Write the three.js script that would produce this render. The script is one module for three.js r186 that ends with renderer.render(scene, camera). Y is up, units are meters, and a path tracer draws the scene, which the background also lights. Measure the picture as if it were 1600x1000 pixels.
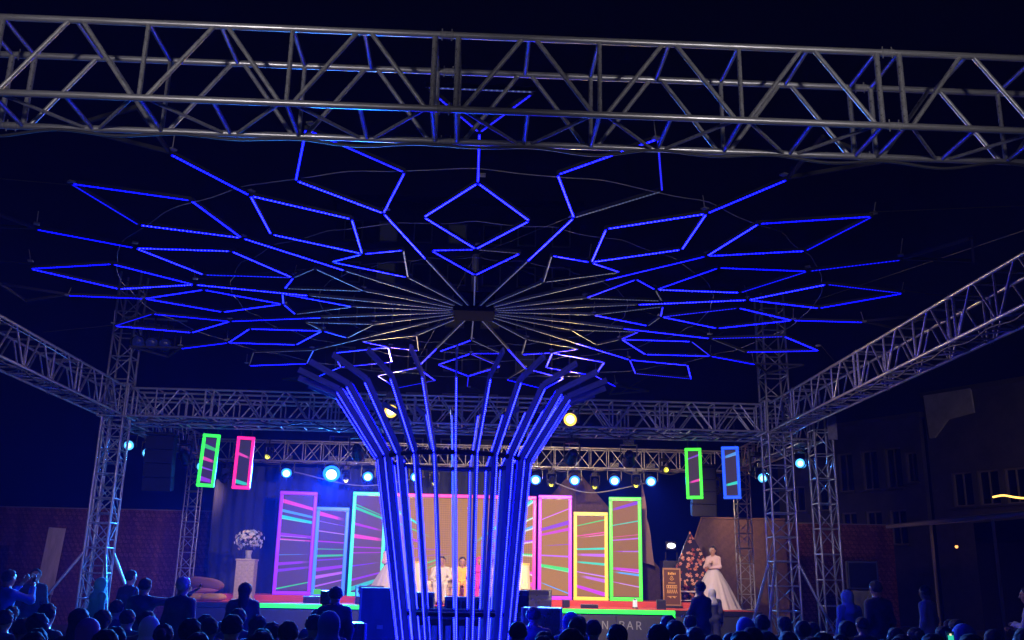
import * as THREE from 'three';
import { mergeGeometries } from 'three/addons/utils/BufferGeometryUtils.js';
import { MarchingCubes } from 'three/addons/objects/MarchingCubes.js';
import { RoundedBoxGeometry } from 'three/addons/geometries/RoundedBoxGeometry.js';
import { RectAreaLightUniformsLib } from 'three/addons/lights/RectAreaLightUniformsLib.js';
import { FontLoader } from 'three/addons/loaders/FontLoader.js';
import { TextGeometry } from 'three/addons/geometries/TextGeometry.js';

// ------------------------------------------------------------------ camera, sky, moon, exposure
const scene = new THREE.Scene();
const D2R = Math.PI / 180;
const camera = new THREE.PerspectiveCamera(2 * Math.atan(500 / 1480) / D2R, 1.6, 0.1, 400);
{
  const p = 15.4 * D2R, r = 1.1 * D2R, y = 2.2 * D2R;
  const f = new THREE.Vector3(Math.sin(y) * Math.cos(p), Math.sin(p), -Math.cos(y) * Math.cos(p));
  const r0 = new THREE.Vector3(Math.cos(y), 0, Math.sin(y)), u0 = r0.clone().cross(f);
  const rt = r0.clone().multiplyScalar(Math.cos(r)).addScaledVector(u0, Math.sin(r));
  const up = u0.clone().multiplyScalar(Math.cos(r)).addScaledVector(r0, -Math.sin(r));
  camera.position.set(0, 1.65, 0);
  camera.quaternion.setFromRotationMatrix(new THREE.Matrix4().makeBasis(rt, up, f.clone().negate()));
}
{
  const w = 64, h = 32, d = new Float32Array(w * h * 4);
  for (let j = 0; j < h; j++) for (let i = 0; i < w; i++) {
    const k = (j * w + i) * 4;
    d[k] = 0.0005; d[k + 1] = 0.0004; d[k + 2] = 0.0016; d[k + 3] = 1;
  }
  const t = new THREE.DataTexture(d, w, h, THREE.RGBAFormat, THREE.FloatType);
  t.mapping = THREE.EquirectangularReflectionMapping; t.magFilter = THREE.LinearFilter; t.needsUpdate = true;
  scene.background = t; scene.environment = t;
}
const moon = new THREE.DirectionalLight(0xcfd6ff, 0.004);
moon.position.set(-30, 60, 40); moon.castShadow = true; moon.shadow.radius = 2;
Object.assign(moon.shadow.camera, { left: -30, right: 30, top: 30, bottom: -30, far: 200 });
scene.add(moon);
scene.fog = new THREE.FogExp2(0x4a68ff, 0.0018);
const renderer = new THREE.WebGLRenderer({ antialias: true });
renderer.toneMapping = THREE.LinearToneMapping;
renderer.toneMappingExposure = 1;
renderer.shadowMap.enabled = true;
RectAreaLightUniformsLib.init();

// ------------------------------------------------------------------ helpers
let seed = 7;
const rnd = () => { seed |= 0; seed = seed + 0x6D2B79F5 | 0; let t = Math.imul(seed ^ seed >>> 15, 1 | seed); t = t + Math.imul(t ^ t >>> 7, 61 | t) ^ t; return ((t ^ t >>> 14) >>> 0) / 4294967296; };
const rr = (a, b) => a + (b - a) * rnd();
const V = (x, y, z) => new THREE.Vector3(x, y, z);
const taken = new Map();
function numbered(n) { const k = taken.get(n) ?? 0; taken.set(n, k + 1); return k ? n + '_' + String(k).padStart(3, '0') : n; }
function tag(o, label, category, group, kind) {
  if (label) o.userData.label = label; if (category) o.userData.category = category;
  if (group) o.userData.group = group; if (kind) o.userData.kind = kind; return o;
}
function thing(name, label, category, [x, y, z] = [0, 0, 0], turn = 0, group) {
  const o = new THREE.Group(); o.name = numbered(name); o.position.set(x, y, z); o.rotation.y = turn;
  scene.add(o); return tag(o, label, category, group);
}
function mesh(name, geo, mat, parent, pos, rot) {
  const m = new THREE.Mesh(geo, mat); m.name = name; m.castShadow = m.receiveShadow = true;
  if (pos) m.position.set(...pos); if (rot) m.rotation.set(...rot);
  if (parent) parent.add(m); return m;
}
function solo(name, geo, mat, label, category, pos, rot, group) {
  const m = mesh(numbered(name), geo, mat, scene, pos, rot); return tag(m, label, category, group);
}
function lit(l, shadow = true) { l.castShadow = shadow && !l.isRectAreaLight; scene.add(l); if (l.target) scene.add(l.target); return l; }
function box(w, h, d, r = .015) { return new RoundedBoxGeometry(w, h, d, 2, r); }
const S = (o) => new THREE.MeshStandardMaterial(o);
const lin = (r, g, b) => new THREE.Color().setRGB(r, g, b);
// value-noise texture (fine + coarse), returned as a grey map in [lo, hi]
function noiseTex(size, lo, hi, seedv, coarse = 8, fine = 64) {
  const keep = seed; seed = seedv;
  const grid = (n) => { const a = new Float32Array(n * n); for (let i = 0; i < a.length; i++) a[i] = rnd(); return a; };
  const gs = [[coarse, grid(coarse), .45], [coarse * 3, grid(coarse * 3), .3], [fine, grid(fine), .25]];
  const d = new Uint8Array(size * size * 4), sm = (t) => t * t * (3 - 2 * t);
  for (let y = 0; y < size; y++) for (let x = 0; x < size; x++) {
    let v = 0;
    for (const [n, g, w] of gs) {
      const fx = x / size * n, fy = y / size * n, x0 = Math.floor(fx), y0 = Math.floor(fy), tx = sm(fx - x0), ty = sm(fy - y0);
      const q = (a, b) => g[((b % n) * n) + (a % n)];
      v += w * ((q(x0, y0) * (1 - tx) + q(x0 + 1, y0) * tx) * (1 - ty) + (q(x0, y0 + 1) * (1 - tx) + q(x0 + 1, y0 + 1) * tx) * ty);
    }
    const k = (y * size + x) * 4, c = Math.round(255 * (lo + (hi - lo) * v)); d[k] = d[k + 1] = d[k + 2] = c; d[k + 3] = 255;
  }
  seed = keep;
  const t = new THREE.DataTexture(d, size, size); t.wrapS = t.wrapT = THREE.RepeatWrapping; t.magFilter = THREE.LinearFilter; t.minFilter = THREE.LinearMipmapLinearFilter; t.generateMipmaps = true; t.needsUpdate = true; return t;
}
function canvasTex(w, h, draw) {
  const c = document.createElement('canvas'); c.width = w; c.height = h; draw(c.getContext('2d'), w, h);
  const t = new THREE.CanvasTexture(c); t.colorSpace = THREE.SRGBColorSpace; t.magFilter = THREE.LinearFilter; return t;
}
const rep = (t, x, y) => { const c = t.clone(); c.wrapS = c.wrapT = THREE.RepeatWrapping; c.repeat.set(x, y); c.needsUpdate = true; return c; };
const nA = noiseTex(256, 0.15, 1, 11), nB = noiseTex(256, 0.55, 1, 23, 5, 80), nFine = noiseTex(256, 0.3, 1, 31, 32, 128);

// ------------------------------------------------------------------ materials
const MATTE = (o) => new THREE.MeshPhysicalMaterial({ specularIntensity: .03, ...o }); // powder-coated and cloth surfaces with hardly any gloss
const M = {
  alu: S({ color: lin(.42, .42, .43), metalness: .55, roughness: .62, roughnessMap: rep(nA, 1, 3), map: rep(nB, 1, 4), bumpMap: rep(nFine, 1, 4), bumpScale: .0006 }),
  aluDull: S({ color: lin(.30, .30, .31), metalness: .45, roughness: .7, map: rep(nB, 1, 2) }),
  black: S({ color: lin(.012, .012, .014), roughness: .6, roughnessMap: nA }),
  hub: MATTE({ color: lin(.004, .004, .005), roughness: 1 }),
  blackMatte: MATTE({ color: lin(.02, .02, .022), roughness: .85 }),
  profile: MATTE({ color: lin(.04, .04, .045), roughness: .8 }),
  ribBody: MATTE({ color: lin(.22, .22, .25), roughness: .7, map: nB }),
  profilePale: MATTE({ color: lin(.13, .13, .14), roughness: .7, map: nB }),
  ground: S({ color: lin(.05, .045, .04), roughness: .95, map: rep(nB, 40, 40), bumpMap: rep(nFine, 80, 80), bumpScale: .01 }),
  carpet: S({ color: lin(.55, .07, .05), roughness: .95, map: rep(nB, 8, 3), bumpMap: rep(nFine, 30, 10), bumpScale: .004 }),
  skirt: S({ color: lin(.018, .022, .03), roughness: .75, map: rep(nB, 6, 1) }),
  wire: S({ color: lin(.03, .03, .035), roughness: .6 }),
  wood: S({ color: lin(.2, .12, .07), roughness: .7, map: nB }),
};
function neon(r, g, b, k = 1) { return S({ color: lin(.02, .02, .02), emissive: lin(r, g, b), emissiveIntensity: k, roughness: .4 }); }

// ------------------------------------------------------------------ ground and stage
{
  const g = mesh('ground', new THREE.PlaneGeometry(320, 320), M.ground, scene, [0, 0, -40], [-Math.PI / 2, 0, 0]);
  tag(g, 'dark bare ground under the crowd and the stage', 'ground', null, 'structure');
}
const SY = 1.0, RY = 1.16, ZF = -25, ZR = -27.1;
{
  const st = thing('stage_platform', 'low dark-fronted stage platform with red carpet and green glowing front edge', 'stage', [0, 0, 0]);
  mesh('deck', new THREE.BoxGeometry(15, .12, 5.4), M.black, st, [0, SY - .06, -27.7]);
  mesh('carpet', new RoundedBoxGeometry(14.6, .012, 2.05, 1, .004), M.carpet, st, [0, SY + .006, ZF - 1.06]);
  mesh('riser', new RoundedBoxGeometry(14.2, RY - SY, 3.1, 2, .01), M.carpet, st, [0, (RY + SY) / 2, ZR - 1.55]);
  for (let i = 0; i < 8; i++) mesh('skirt_panel', new RoundedBoxGeometry(1.86, SY - .14, .04, 1, .008), M.skirt, st, [-6.55 + i * 1.872, (SY - .14) / 2, ZF - .02]);
  mesh('skirt_panel', new THREE.BoxGeometry(.04, SY - .14, 5.3), M.skirt, st, [-7.46, (SY - .14) / 2, -27.7]);
  mesh('skirt_panel', new THREE.BoxGeometry(.04, SY - .14, 5.3), M.skirt, st, [7.46, (SY - .14) / 2, -27.7]);
  const green = neon(.03, 1.6, .06, 1.5);
  for (const [a, b] of [[-5.5, -2.5], [1.5, 5.25]]) {
    mesh('led_edge_strip', new RoundedBoxGeometry(b - a, .10, .03, 1, .008), green, st, [(a + b) / 2, SY - .055, ZF + .018]);
    const l = new THREE.RectAreaLight(lin(.05, 1, .08), 3.5, b - a, .06); l.position.set((a + b) / 2, SY - .055, ZF + .05); l.rotation.y = Math.PI; lit(l);
  }
  mesh('led_edge_strip', new THREE.BoxGeometry(.05, .26, .03), green, st, [-5.47, SY - .24, ZF + .018]);
  mesh('led_edge_strip', new THREE.BoxGeometry(.05, .2, .03), green, st, [5.22, SY - .21, ZF + .018]);
  const font = await new FontLoader().loadAsync('fonts/droid/droid_sans_regular.typeface.json');
  const letterMat = S({ color: lin(.15, .17, .2), roughness: .6 });
  let lx = 3.36;
  for (const [ch, w] of [['N', .24], [' ', .2], ['B', .21], ['A', .22], ['R', .22]]) {
    if (ch !== ' ') mesh('lettering', new TextGeometry(ch, { font, size: .2, depth: .012, curveSegments: 5 }), letterMat, st, [lx, .52, ZF + .002]);
    lx += w;
  }
}

// ------------------------------------------------------------------ trusses
const unitTube = new THREE.CylinderGeometry(1, 1, 1, 12, 1, true), tubeEnd = new THREE.CylinderGeometry(1, 1, 1, 12, 1);
const YUP = V(0, 1, 0);
function tube(parent, name, a, b, r, mat, geo = unitTube) {
  const d = b.clone().sub(a), m = mesh(name, geo, mat, parent);
  m.position.copy(a).add(b).multiplyScalar(.5); m.scale.set(r, d.length(), r);
  m.quaternion.setFromUnitVectors(YUP, d.normalize()); return m;
}
// box truss: origin o, along dir, depth towards w, from 0 to L; joints every seg from the first joint j0
function boxTruss(name, label, o, dir, w, L, { h = .6, dp = .52, seg = 3.28, j0 = 0, rc = .025, rb = .017, cross = false } = {}) {
  const t = thing(name, label, 'truss');
  const P = (u, y, d) => o.clone().addScaledVector(dir, u).addScaledVector(w, d).add(V(0, y, 0));
  for (const [y, d] of [[0, 0], [h, 0], [0, dp], [h, dp]]) tube(t, 'chord', P(0, y, d), P(L, y, d), rc, M.alu, tubeEnd);
  const br = (a, b, r = rb) => tube(t, 'brace', a, b, r, M.alu);
  if (cross) {
    const n = Math.round(L / .52), s = L / n;
    for (let i = 0; i <= n; i++) {
      for (const d of [0, dp]) br(P(i * s, 0, d), P(i * s, h, d), i % 4 ? rb : rb * 1.3);
      br(P(i * s, 0, 0), P(i * s, 0, dp)); if (i % 2 === 0) br(P(i * s, h, 0), P(i * s, h, dp));
      if (i < n) { br(P(i * s + .03, 0, 0), P(i * s + s - .03, h, 0), rb * .8); br(P(i * s + .03, h, 0), P(i * s + s - .03, 0, 0), rb * .8); if (i % 2) br(P(i * s + .03, 0, dp), P(i * s + s - .03, h, dp), rb * .8); }
    }
    return t;
  }
  for (let j = j0 - seg; j < L; j += seg) {
    const a = j + .085, b = j + seg - .085, pitch = (b - a) / 3;
    const ok = (u) => u > -.01 && u < L + .01;
    for (let k = 0; k <= 6; k++) {
      const u = a + pitch * k / 2; if (!ok(u)) continue;
      if (k % 2 === 0) for (const d of [0, dp]) br(P(u, 0, d), P(u, h, d), (k === 0 || k === 6) ? rb * 1.25 : rb);
      br(P(u, 0, 0), P(u, 0, dp)); br(P(u, h, 0), P(u, h, dp));
      if (k < 6 && ok(u + pitch / 2)) {
        const u2 = u + pitch / 2, g = .045;
        for (const d of [0, dp]) k % 2 === 0 ? br(P(u + g, 0, d), P(u2 - g, h, d)) : br(P(u + g, h, d), P(u2 - g, 0, d));
        k % 2 === 0 ? br(P(u + g, 0, 0), P(u2 - g, 0, dp), rb * .8) : br(P(u + g, 0, dp), P(u2 - g, 0, 0), rb * .8);
      }
    }
    if (ok(j)) for (const [y, d] of [[0, 0], [h, 0], [0, dp], [h, dp]]) {
      tube(t, 'coupler', P(j - .05, y, d), P(j + .05, y, d), rc * 1.12, M.aluDull, tubeEnd);
      for (const s of [-.035, .035]) tube(t, 'coupler_pin', P(j + s, y - .045, d), P(j + s, y + .05, d), .005, M.aluDull, tubeEnd);
    }
  }
  return t;
}
const X = V(1, 0, 0), Z = V(0, 0, -1);
boxTruss('roof_truss', 'near silver box truss spanning overhead across the top of the view', V(-8.0, 4.9, -6.16), X, Z, 15.0, { j0: 8.0 - .28 - 3.28 * 2 });
boxTruss('roof_truss', 'silver side truss of the roof frame over the patterned wall side, beside the white banner', V(-7.45, 4.9, -6.75), Z, V(-1, 0, 0), 13.4, { j0: 1.2 });
boxTruss('roof_truss', 'silver side truss of the roof frame over the dark apartment building', V(6.44, 4.9, -6.75), Z, X, 13.4, { j0: 2.1 });
boxTruss('roof_truss', 'silver rear truss of the roof frame carrying two warm yellow lamps', V(-7.35, 4.9, -20.35), X, Z, 13.7, { j0: 1.65 });
boxTruss('stage_truss', 'front truss of the stage frame just behind the rear roof truss', V(-7.65, 4.86, -21.06), X, Z, 15.3, { j0: 1.2, h: .56, dp: .5 });
boxTruss('stage_truss', 'narrow X-braced back truss of the stage above the blue beam lights', V(-7.6, 4.9, -27.9), X, Z, 15.3, { h: .58, dp: .45, cross: true, rc: .024, rb: .015 });
boxTruss('stage_truss', 'short side truss of the stage frame above the pink hanging screen', V(-7.65, 4.9, -21.6), Z, V(-1, 0, 0), 6.2, { j0: .7, h: .56, dp: .45 });
boxTruss('stage_truss', 'short side truss of the stage frame beside the blue hanging screen', V(7.65, 4.9, -21.6), Z, X, 6.2, { j0: .7, h: .56, dp: .45 });

function tower(name, label, cx, cz, H, s, { step = .5, rc = .025, rb = .015, legs = [], skip = 0 } = {}) {
  const t = thing(name, label, 'tower', [cx, 0, cz]);
  const q = s / 2, C = [[-q, q], [q, q], [q, -q], [-q, -q]];
  mesh('base_plate', new RoundedBoxGeometry(s + .25, .03, s + .25, 1, .01), M.aluDull, t, [0, .015, 0]);
  for (const [x, z] of C) tube(t, 'leg', V(x, .03, z), V(x, H, z), rc, M.alu, tubeEnd);
  const n = Math.round(H / step);
  for (let i = 0; i < n; i++) for (let f = 0; f < 4; f++) {
    const [ax, az] = C[f], [bx, bz] = C[(f + 1) % 4], y = .15 + i * step;
    tube(t, 'brace', V(ax, y, az), V(bx, y, bz), rb, M.alu);
    if (y + step < H) (i + f) % 2 ? tube(t, 'brace', V(ax, y + .03, az), V(bx, y + step - .03, bz), rb * .85, M.alu) : tube(t, 'brace', V(bx, y + .03, bz), V(ax, y + step - .03, az), rb * .85, M.alu);
  }
  for (const [hx, hz, hy, ox, oz] of legs) {
    tube(t, 'outrigger', V(hx, hy, hz), V(ox, .05, oz), .03, M.alu, tubeEnd);
    mesh('foot', new THREE.CylinderGeometry(.09, .1, .05, 12), M.aluDull, t, [ox, .025, oz]);
  }
  return t;
}
const sleeve = (t, y, s) => { for (const yy of [y, y + .68]) for (const [a, b, c, d] of [[-1, 1, 1, 1], [1, 1, 1, -1], [1, -1, -1, -1], [-1, -1, -1, 1]]) tube(t, 'sleeve_bar', V(a * s, yy, b * s), V(c * s, yy, d * s), .022, M.alu, tubeEnd); for (const [a, b] of [[-1, 1], [1, 1], [1, -1], [-1, -1]]) tube(t, 'sleeve_bar', V(a * s, y, b * s), V(a * s, y + .68, b * s), .022, M.alu, tubeEnd); };
const tA = tower('roof_tower', 'tall lattice tower with splayed legs in front of the patterned wall', -7.62, -20.38, 8.05, .44, { legs: [[-.22, .22, 2.05, -1.45, .75], [.22, .22, 2.0, .75, .9], [.22, -.22, 2.05, 1.2, -.35]] });
sleeve(tA, 4.85, .29);
const tB = tower('roof_tower', 'tall lattice tower with splayed legs beside the woman in the white gown', 6.62, -20.4, 8.0, .5, { legs: [[-.25, .25, 2.15, -.75, .85], [-.25, -.2, 2.1, -1.05, .2], [.25, .25, 2.1, 1.15, .55]] });
sleeve(tB, 4.85, .32);
tower('stage_tower', 'shorter lattice tower carrying the stage front truss behind the near roof tower', -7.95, -21.35, 5.6, .42, { step: .55 });
const tC = tower('stage_tower', 'shorter lattice tower beside the black floor speaker and the shed', 7.95, -21.35, 5.6, .42, { step: .55 });
mesh('gusset_plate', new RoundedBoxGeometry(.22, .55, .02, 1, .006), M.aluDull, tC, [.2, 5.15, .24]);
tower('stage_tower', 'slim pinkish-lit lattice tower beside the heap of yellow cushions', -7.9, -27.6, 5.6, .36, { step: .42, rc: .022, rb: .013 });
tower('stage_tower', 'slim pinkish-lit lattice tower right behind the woman in the white gown', 7.85, -27.6, 5.6, .38, { step: .42, rc: .022, rb: .013 });

// ------------------------------------------------------------------ LED strips
function ledTex(base, dot) {
  const w = 64, h = 16, d = new Uint8Array(w * h * 4);
  for (let y = 0; y < h; y++) for (let x = 0; x < w; x++) {
    const u = ((x % 16) - 7.5) / 4.2, v = (y - 7.5) / 4.0, m = Math.max(0, 1 - (u * u + v * v) ** 1.5), k = (y * w + x) * 4;
    for (let c = 0; c < 3; c++) d[k + c] = Math.round(255 * Math.min(1, base[c] + (dot[c] - base[c]) * m));
    d[k + 3] = 255;
  }
  const t = new THREE.DataTexture(d, w, h); t.wrapS = t.wrapT = THREE.RepeatWrapping; t.magFilter = THREE.LinearFilter; t.minFilter = THREE.LinearMipmapLinearFilter; t.generateMipmaps = true; t.needsUpdate = true; return t;
}
// strip colour: almost pure blue light; the map gives the dotted row of diodes on a dim blue margin painted as their halo
const dotBlue = ledTex([.012, .018, .14], [1, 1, 1]), dotDark = ledTex([.06, .06, .06], [1, 1, 1]);
const led = (r, g, b, map = dotBlue) => S({ color: lin(.02, .02, .04), roughness: .5, emissive: lin(r, g, b), emissiveMap: map });
const LED = {
  bright: led(.62, .72, 95), mid: led(.22, .27, 54), dim: led(.05, .065, 20), faint: led(.03, .04, 5),
  white: led(.20, .28, .55, dotDark), offGlow: led(.10, .11, .13, dotDark), rib: led(1.5, 1.75, 150),  // white and off strips glow faintly in place of light reflected by unlit strips
};
const stripCache = new Map();
function stripGeo(L, w, t, run = .18) {
  const key = [L.toFixed(3), w, t, run].join();
  if (!stripCache.has(key)) {
    const g = new THREE.BoxGeometry(L, t, w), u = g.attributes.uv; // u along the strip in runs of four LEDs
    for (let i = 0; i < u.count; i++) { const f = Math.floor(i / 4); if (f === 0 || f === 1) u.setXY(i, 0, 0); else u.setX(i, u.getX(i) * L / run); }
    stripCache.set(key, g);
  }
  return stripCache.get(key);
}
// a box profile from a to b with a LED strip on its face towards n
function strut(parent, name, a, b, n, ledMat, { w = .026, h = .038, body = M.profile, sw = .019, trim = .03, light = null, run = .18, both = false } = {}) {
  const d = b.clone().sub(a), L = d.length(), x = d.clone().normalize();
  const y = n.clone().addScaledVector(x, -n.dot(x)).normalize().negate(), z = x.clone().cross(y);
  const m = mesh(name, stripCache.get('body') ?? (stripCache.set('body', new THREE.BoxGeometry(1, 1, 1)), stripCache.get('body')), body, parent);
  m.position.copy(a).add(b).multiplyScalar(.5); m.quaternion.setFromRotationMatrix(new THREE.Matrix4().makeBasis(x, y, z));
  m.scale.set(L, h, w);
  if (ledMat) {
    const Ls = Math.round((L - 2 * trim) / .045) * .045;
    const s = mesh('led_strip', stripGeo(Ls, sw, .006, run), ledMat, null);
    s.position.set(0, (-h / 2 - .0035) / h, 0); s.scale.set(1 / L, 1 / h, 1 / w); m.add(s);
    if (both) { const s2 = s.clone(); s2.position.y = -s.position.y; m.add(s2); }
    if (light) {
      const r = new THREE.RectAreaLight(light.color, light.k, Ls, light.w ?? .009);
      parent.updateWorldMatrix(true, false);
      const c = m.position.clone().addScaledVector(y, -h / 2 - .012); r.position.copy(c.applyMatrix4(parent.matrixWorld));
      const Q = new THREE.Matrix4().makeBasis(x, z.clone().negate(), y);  // RectAreaLight shines along its -z
      r.quaternion.setFromRotationMatrix(Q); lit(r);
    }
  }
  return m;
}
const BLUE = lin(.0015, .002, 1), BLUEW = lin(.0022, .003, 1);
const HUB = V(-.05, 5.65, -14.02);
{
  const t = thing('led_ceiling_sculpture', 'overhead blue LED sculpture of radiating diamond-shaped branches around a black hub', 'light sculpture', HUB.toArray());
  const dn = V(0, -1, 0), at = (r, deg, y = 0) => V(r * Math.sin(deg * D2R), y, r * Math.cos(deg * D2R));
  mesh('hub', new RoundedBoxGeometry(.62, .3, .62, 2, .02), M.hub, t, [0, .06, 0]);
  tube(t, 'hub_pole', V(0, .2, 0), V(0, .9, 0), .05, M.aluDull, tubeEnd);
  const front = (a) => Math.cos(a * D2R); // 1 towards the camera
  for (let i = 0; i < 12; i++) {
    const a = 30 * i + .8, aa = ((a + 180) % 360) - 180, near = Math.abs(aa) < 75;
    const L1 = (m) => m;
    const ja = (rnd() - .5) * 1.2, jy = (rnd() - .5) * .05, jb = (rnd() - .5) * 1.0;
    const patchy = (m) => { const v = rnd(); return m === LED.bright || m === LED.mid || m === LED.dim ? (v < .07 ? LED.offGlow : v < .17 ? LED.faint : v < .32 ? LED.dim : m) : m; };
    const s = (r1, d1, r2, d2, m, o) => strut(t, 'branch', at(r1, a + ja + d1, jy * r1 / 3), at(r2, a + ja + d2, jy * r2 / 3), dn, Math.abs(aa) < 35 ? m : patchy(m), o);
    const lightOpt = { light: { color: BLUEW, k: 210, w: .007 } };
    const mains = near ? LED.bright : LED.mid;
    s(.33, 0, 1.85, 0, LED.white, { body: M.profilePale });
    s(1.85, 0, 2.87, -11.2, i % 3 === 1 ? LED.white : near ? LED.mid : LED.white);
    s(1.85, 0, 2.87, 11.2, i % 3 === 0 ? LED.mid : LED.white);
    s(2.87, -11.2, 2.9, -.3, near ? LED.mid : LED.dim); s(2.9, .3, 2.87, 11.2, i % 2 ? LED.mid : LED.offGlow);
    const k = i % 4;
    s(2.92, 0, 4.0, -8.6, mains, k === 1 ? lightOpt : {}); s(2.92, 0, 4.0, 8.6, mains, k === 2 ? lightOpt : {});
    s(4.0, -8.6, 4.98, 0, mains, k === 3 ? lightOpt : {}); s(4.0, 8.6, 4.98, 0, mains, k === 0 ? lightOpt : {});
    s(5.0, 0, 6.12, 0, near ? LED.mid : LED.dim);
    s(6.14, 0, 6.92, -3.6, i ? null : LED.faint); s(6.14, 0, 6.92, 3.6, i ? null : LED.faint);
    s(6.95, -3.8, 6.95, 3.8, i ? null : LED.white);
    // the plain branch between two forked ones
    const b = a + 14.6, bb = ((b + 180) % 360) - 180, nb = Math.abs(bb) < 80;
    const q = (r1, d1, r2, d2, m, o) => strut(t, 'branch', at(r1, b + jb + d1, -jy * r1 / 3), at(r2, b + jb + d2, -jy * r2 / 3), dn, Math.abs(bb) < 20 ? m : patchy(m), o);
    q(.33, 0, 2.5, 0, LED.white, { body: M.profilePale }); q(2.5, 0, 4.08, 0, nb ? LED.bright : LED.mid, k === 1 || k === 3 ? lightOpt : {});
    q(4.1, 0, 5.16, -6.6, nb ? LED.bright : LED.mid, k === 0 ? lightOpt : {}); q(4.1, 0, 5.16, 6.6, i === 0 ? LED.white : i % 4 === 3 && i !== 11 ? LED.offGlow : nb ? LED.mid : LED.dim);
    q(5.16, -6.6, 6.2, 0, i % 4 === 2 ? LED.faint : LED.mid); q(5.16, 6.6, 6.2, 0, i % 4 === 0 ? LED.faint : LED.dim);
  }
  // joint plates with short hangers, and slack steel rings that tie the branches together
  const plate = box(.07, .02, .07, .005);
  for (let i = 0; i < 24; i++) for (const r of i % 2 ? [4.09, 6.2] : [1.85, 2.89, 4.99, 6.12]) {
    const p = at(r, i * 15 + .7, .03); mesh('joint_plate', plate, M.aluDull, t, p.toArray(), [0, i * .26, 0]);
    if (rnd() < .6) tube(t, 'hanger', p, p.clone().add(V(rr(-.04, .04), rr(.1, .22), rr(-.04, .04))), .006, M.aluDull, tubeEnd);
  }
  for (const [r, y] of [[2.35, .05], [3.6, .06], [5.1, .05]]) {
    const pts = []; for (let i = 0; i < 72; i++) { const q = at(r * (1 + (rnd() - .5) * .012), i * 5, y - (i % 3 ? .03 : 0)); pts.push(q); }
    mesh('ring_wire', new THREE.TubeGeometry(new THREE.CatmullRomCurve3(pts, true), 216, .0055, 5, true), M.aluDull, t);
  }
  // hanging wires from branch ends up to the roof trusses
  for (const [r, a, x, y, z] of [[6.2, 164, 1.9, 5.52, -20.4], [6.2, -164, -2.2, 5.52, -20.4], [6.2, 105, 6.5, 5.6, -16.5], [6.2, 75, 6.5, 5.6, -12.4], [6.2, 45, 6.5, 5.6, -9], [6.2, -45, -7.4, 5.6, -9], [6.2, -75, -7.4, 5.6, -12], [6.2, -105, -7.4, 5.6, -16]]) {
    tube(t, 'guy_wire', at(r, a, .02), V(x, y, z).sub(HUB), .004, M.wire);
  }
  for (const a of [15, 105, 195, 285]) tube(t, 'guy_wire', at(4.1, a + .6, .03), V(0, .9, 0), .005, M.wire);
}
{
  // column of 24 ribs, narrow at its foot, flaring above the ring
  const t = thing('led_rib_tower', 'tall flared column of dark ribs edged with blue LED strips', 'light sculpture', [-.13, 0, -14.0]);
  const cx = (y) => -.01 - .04 * y;
  const prof = [[.02, .66], [3.33, 1.09], [4.27, 1.72], [4.50, 2.3]];
  mesh('base_plate', new THREE.CylinderGeometry(.85, .9, .04, 36), M.black, t, [0, .02, 0]);
  mesh('base_drum', new THREE.CylinderGeometry(.5, .56, .35, 36), M.blackMatte, t, [0, .215, 0]);
  for (let i = 0; i < 24; i++) {
    const a = (i * 15 + 2) * D2R, dir = V(Math.sin(a), 0, Math.cos(a));
    const p = prof.map(([y, r]) => V(cx(y), y, 0).addScaledVector(dir, r));
    const o = { w: .032, h: .10, sw: .013, body: M.ribBody, run: .12, both: true };
    const facing = dir.z > -.2;
    strut(t, 'rib', p[0], p[1], dir, LED.rib, { ...o, light: facing && i % 2 === 0 ? { color: BLUE, k: 700, w: .006 } : null });
    strut(t, 'rib', p[1], p[2], dir.clone().add(V(0, -.4, 0)), LED.rib, { ...o, light: i % 3 === 0 ? { color: BLUE, k: 700, w: .006 } : null });
    strut(t, 'rib', p[2], p[3], V(0, -1, 0).addScaledVector(dir, .2), null, { ...o, h: .08 });
  }
  for (const [y, r] of [[3.33, 1.05], [1.2, .74]]) {
    const g = new THREE.TorusGeometry(r, .035, 8, 72); g.rotateX(Math.PI / 2);
    mesh('ring', g, M.profile, t, [cx(y), y, 0]);
  }
}

// ------------------------------------------------------------------ lamps
const lensBlue = neon(.75, 2.6, 9, 2.4), lensCyan = neon(1.0, 3.2, 5, 1.2), lensYellow = neon(3.2, 2.9, .25, 1), lensWarm = neon(9, 6.2, 1.7, 1.6), lensWhite = neon(4, 4.2, 4.6, 1);
const canGeo = new THREE.LatheGeometry([[.001, -.17], [.07, -.17], [.1, -.1], [.125, .1], [.135, .12], [.135, .16], [.122, .16], [.118, .125]].map(([x, y]) => new THREE.Vector2(x, y)), 24);
canGeo.rotateX(Math.PI / 2); // opens towards +z
const lensGeo = new THREE.SphereGeometry(.118, 20, 8, 0, Math.PI * 2, 0, .5); lensGeo.scale(2.05, .6, 2.05); lensGeo.rotateX(Math.PI / 2); lensGeo.translate(0, 0, .07);
const haloRingGeo = new THREE.RingGeometry(.05, .116, 24, 1); haloRingGeo.translate(0, 0, .11);  // glowing ring added round each lens in place of the halo of its light
lensBlue.userData.ring = neon(.02, .5, 3.2); lensCyan.userData.ring = neon(.15, .9, 2.2); lensYellow.userData.ring = neon(.9, .8, .03); lensWarm.userData.ring = neon(2.2, 1.25, .12); lensGeo.translate(0, 0, .04);
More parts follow.
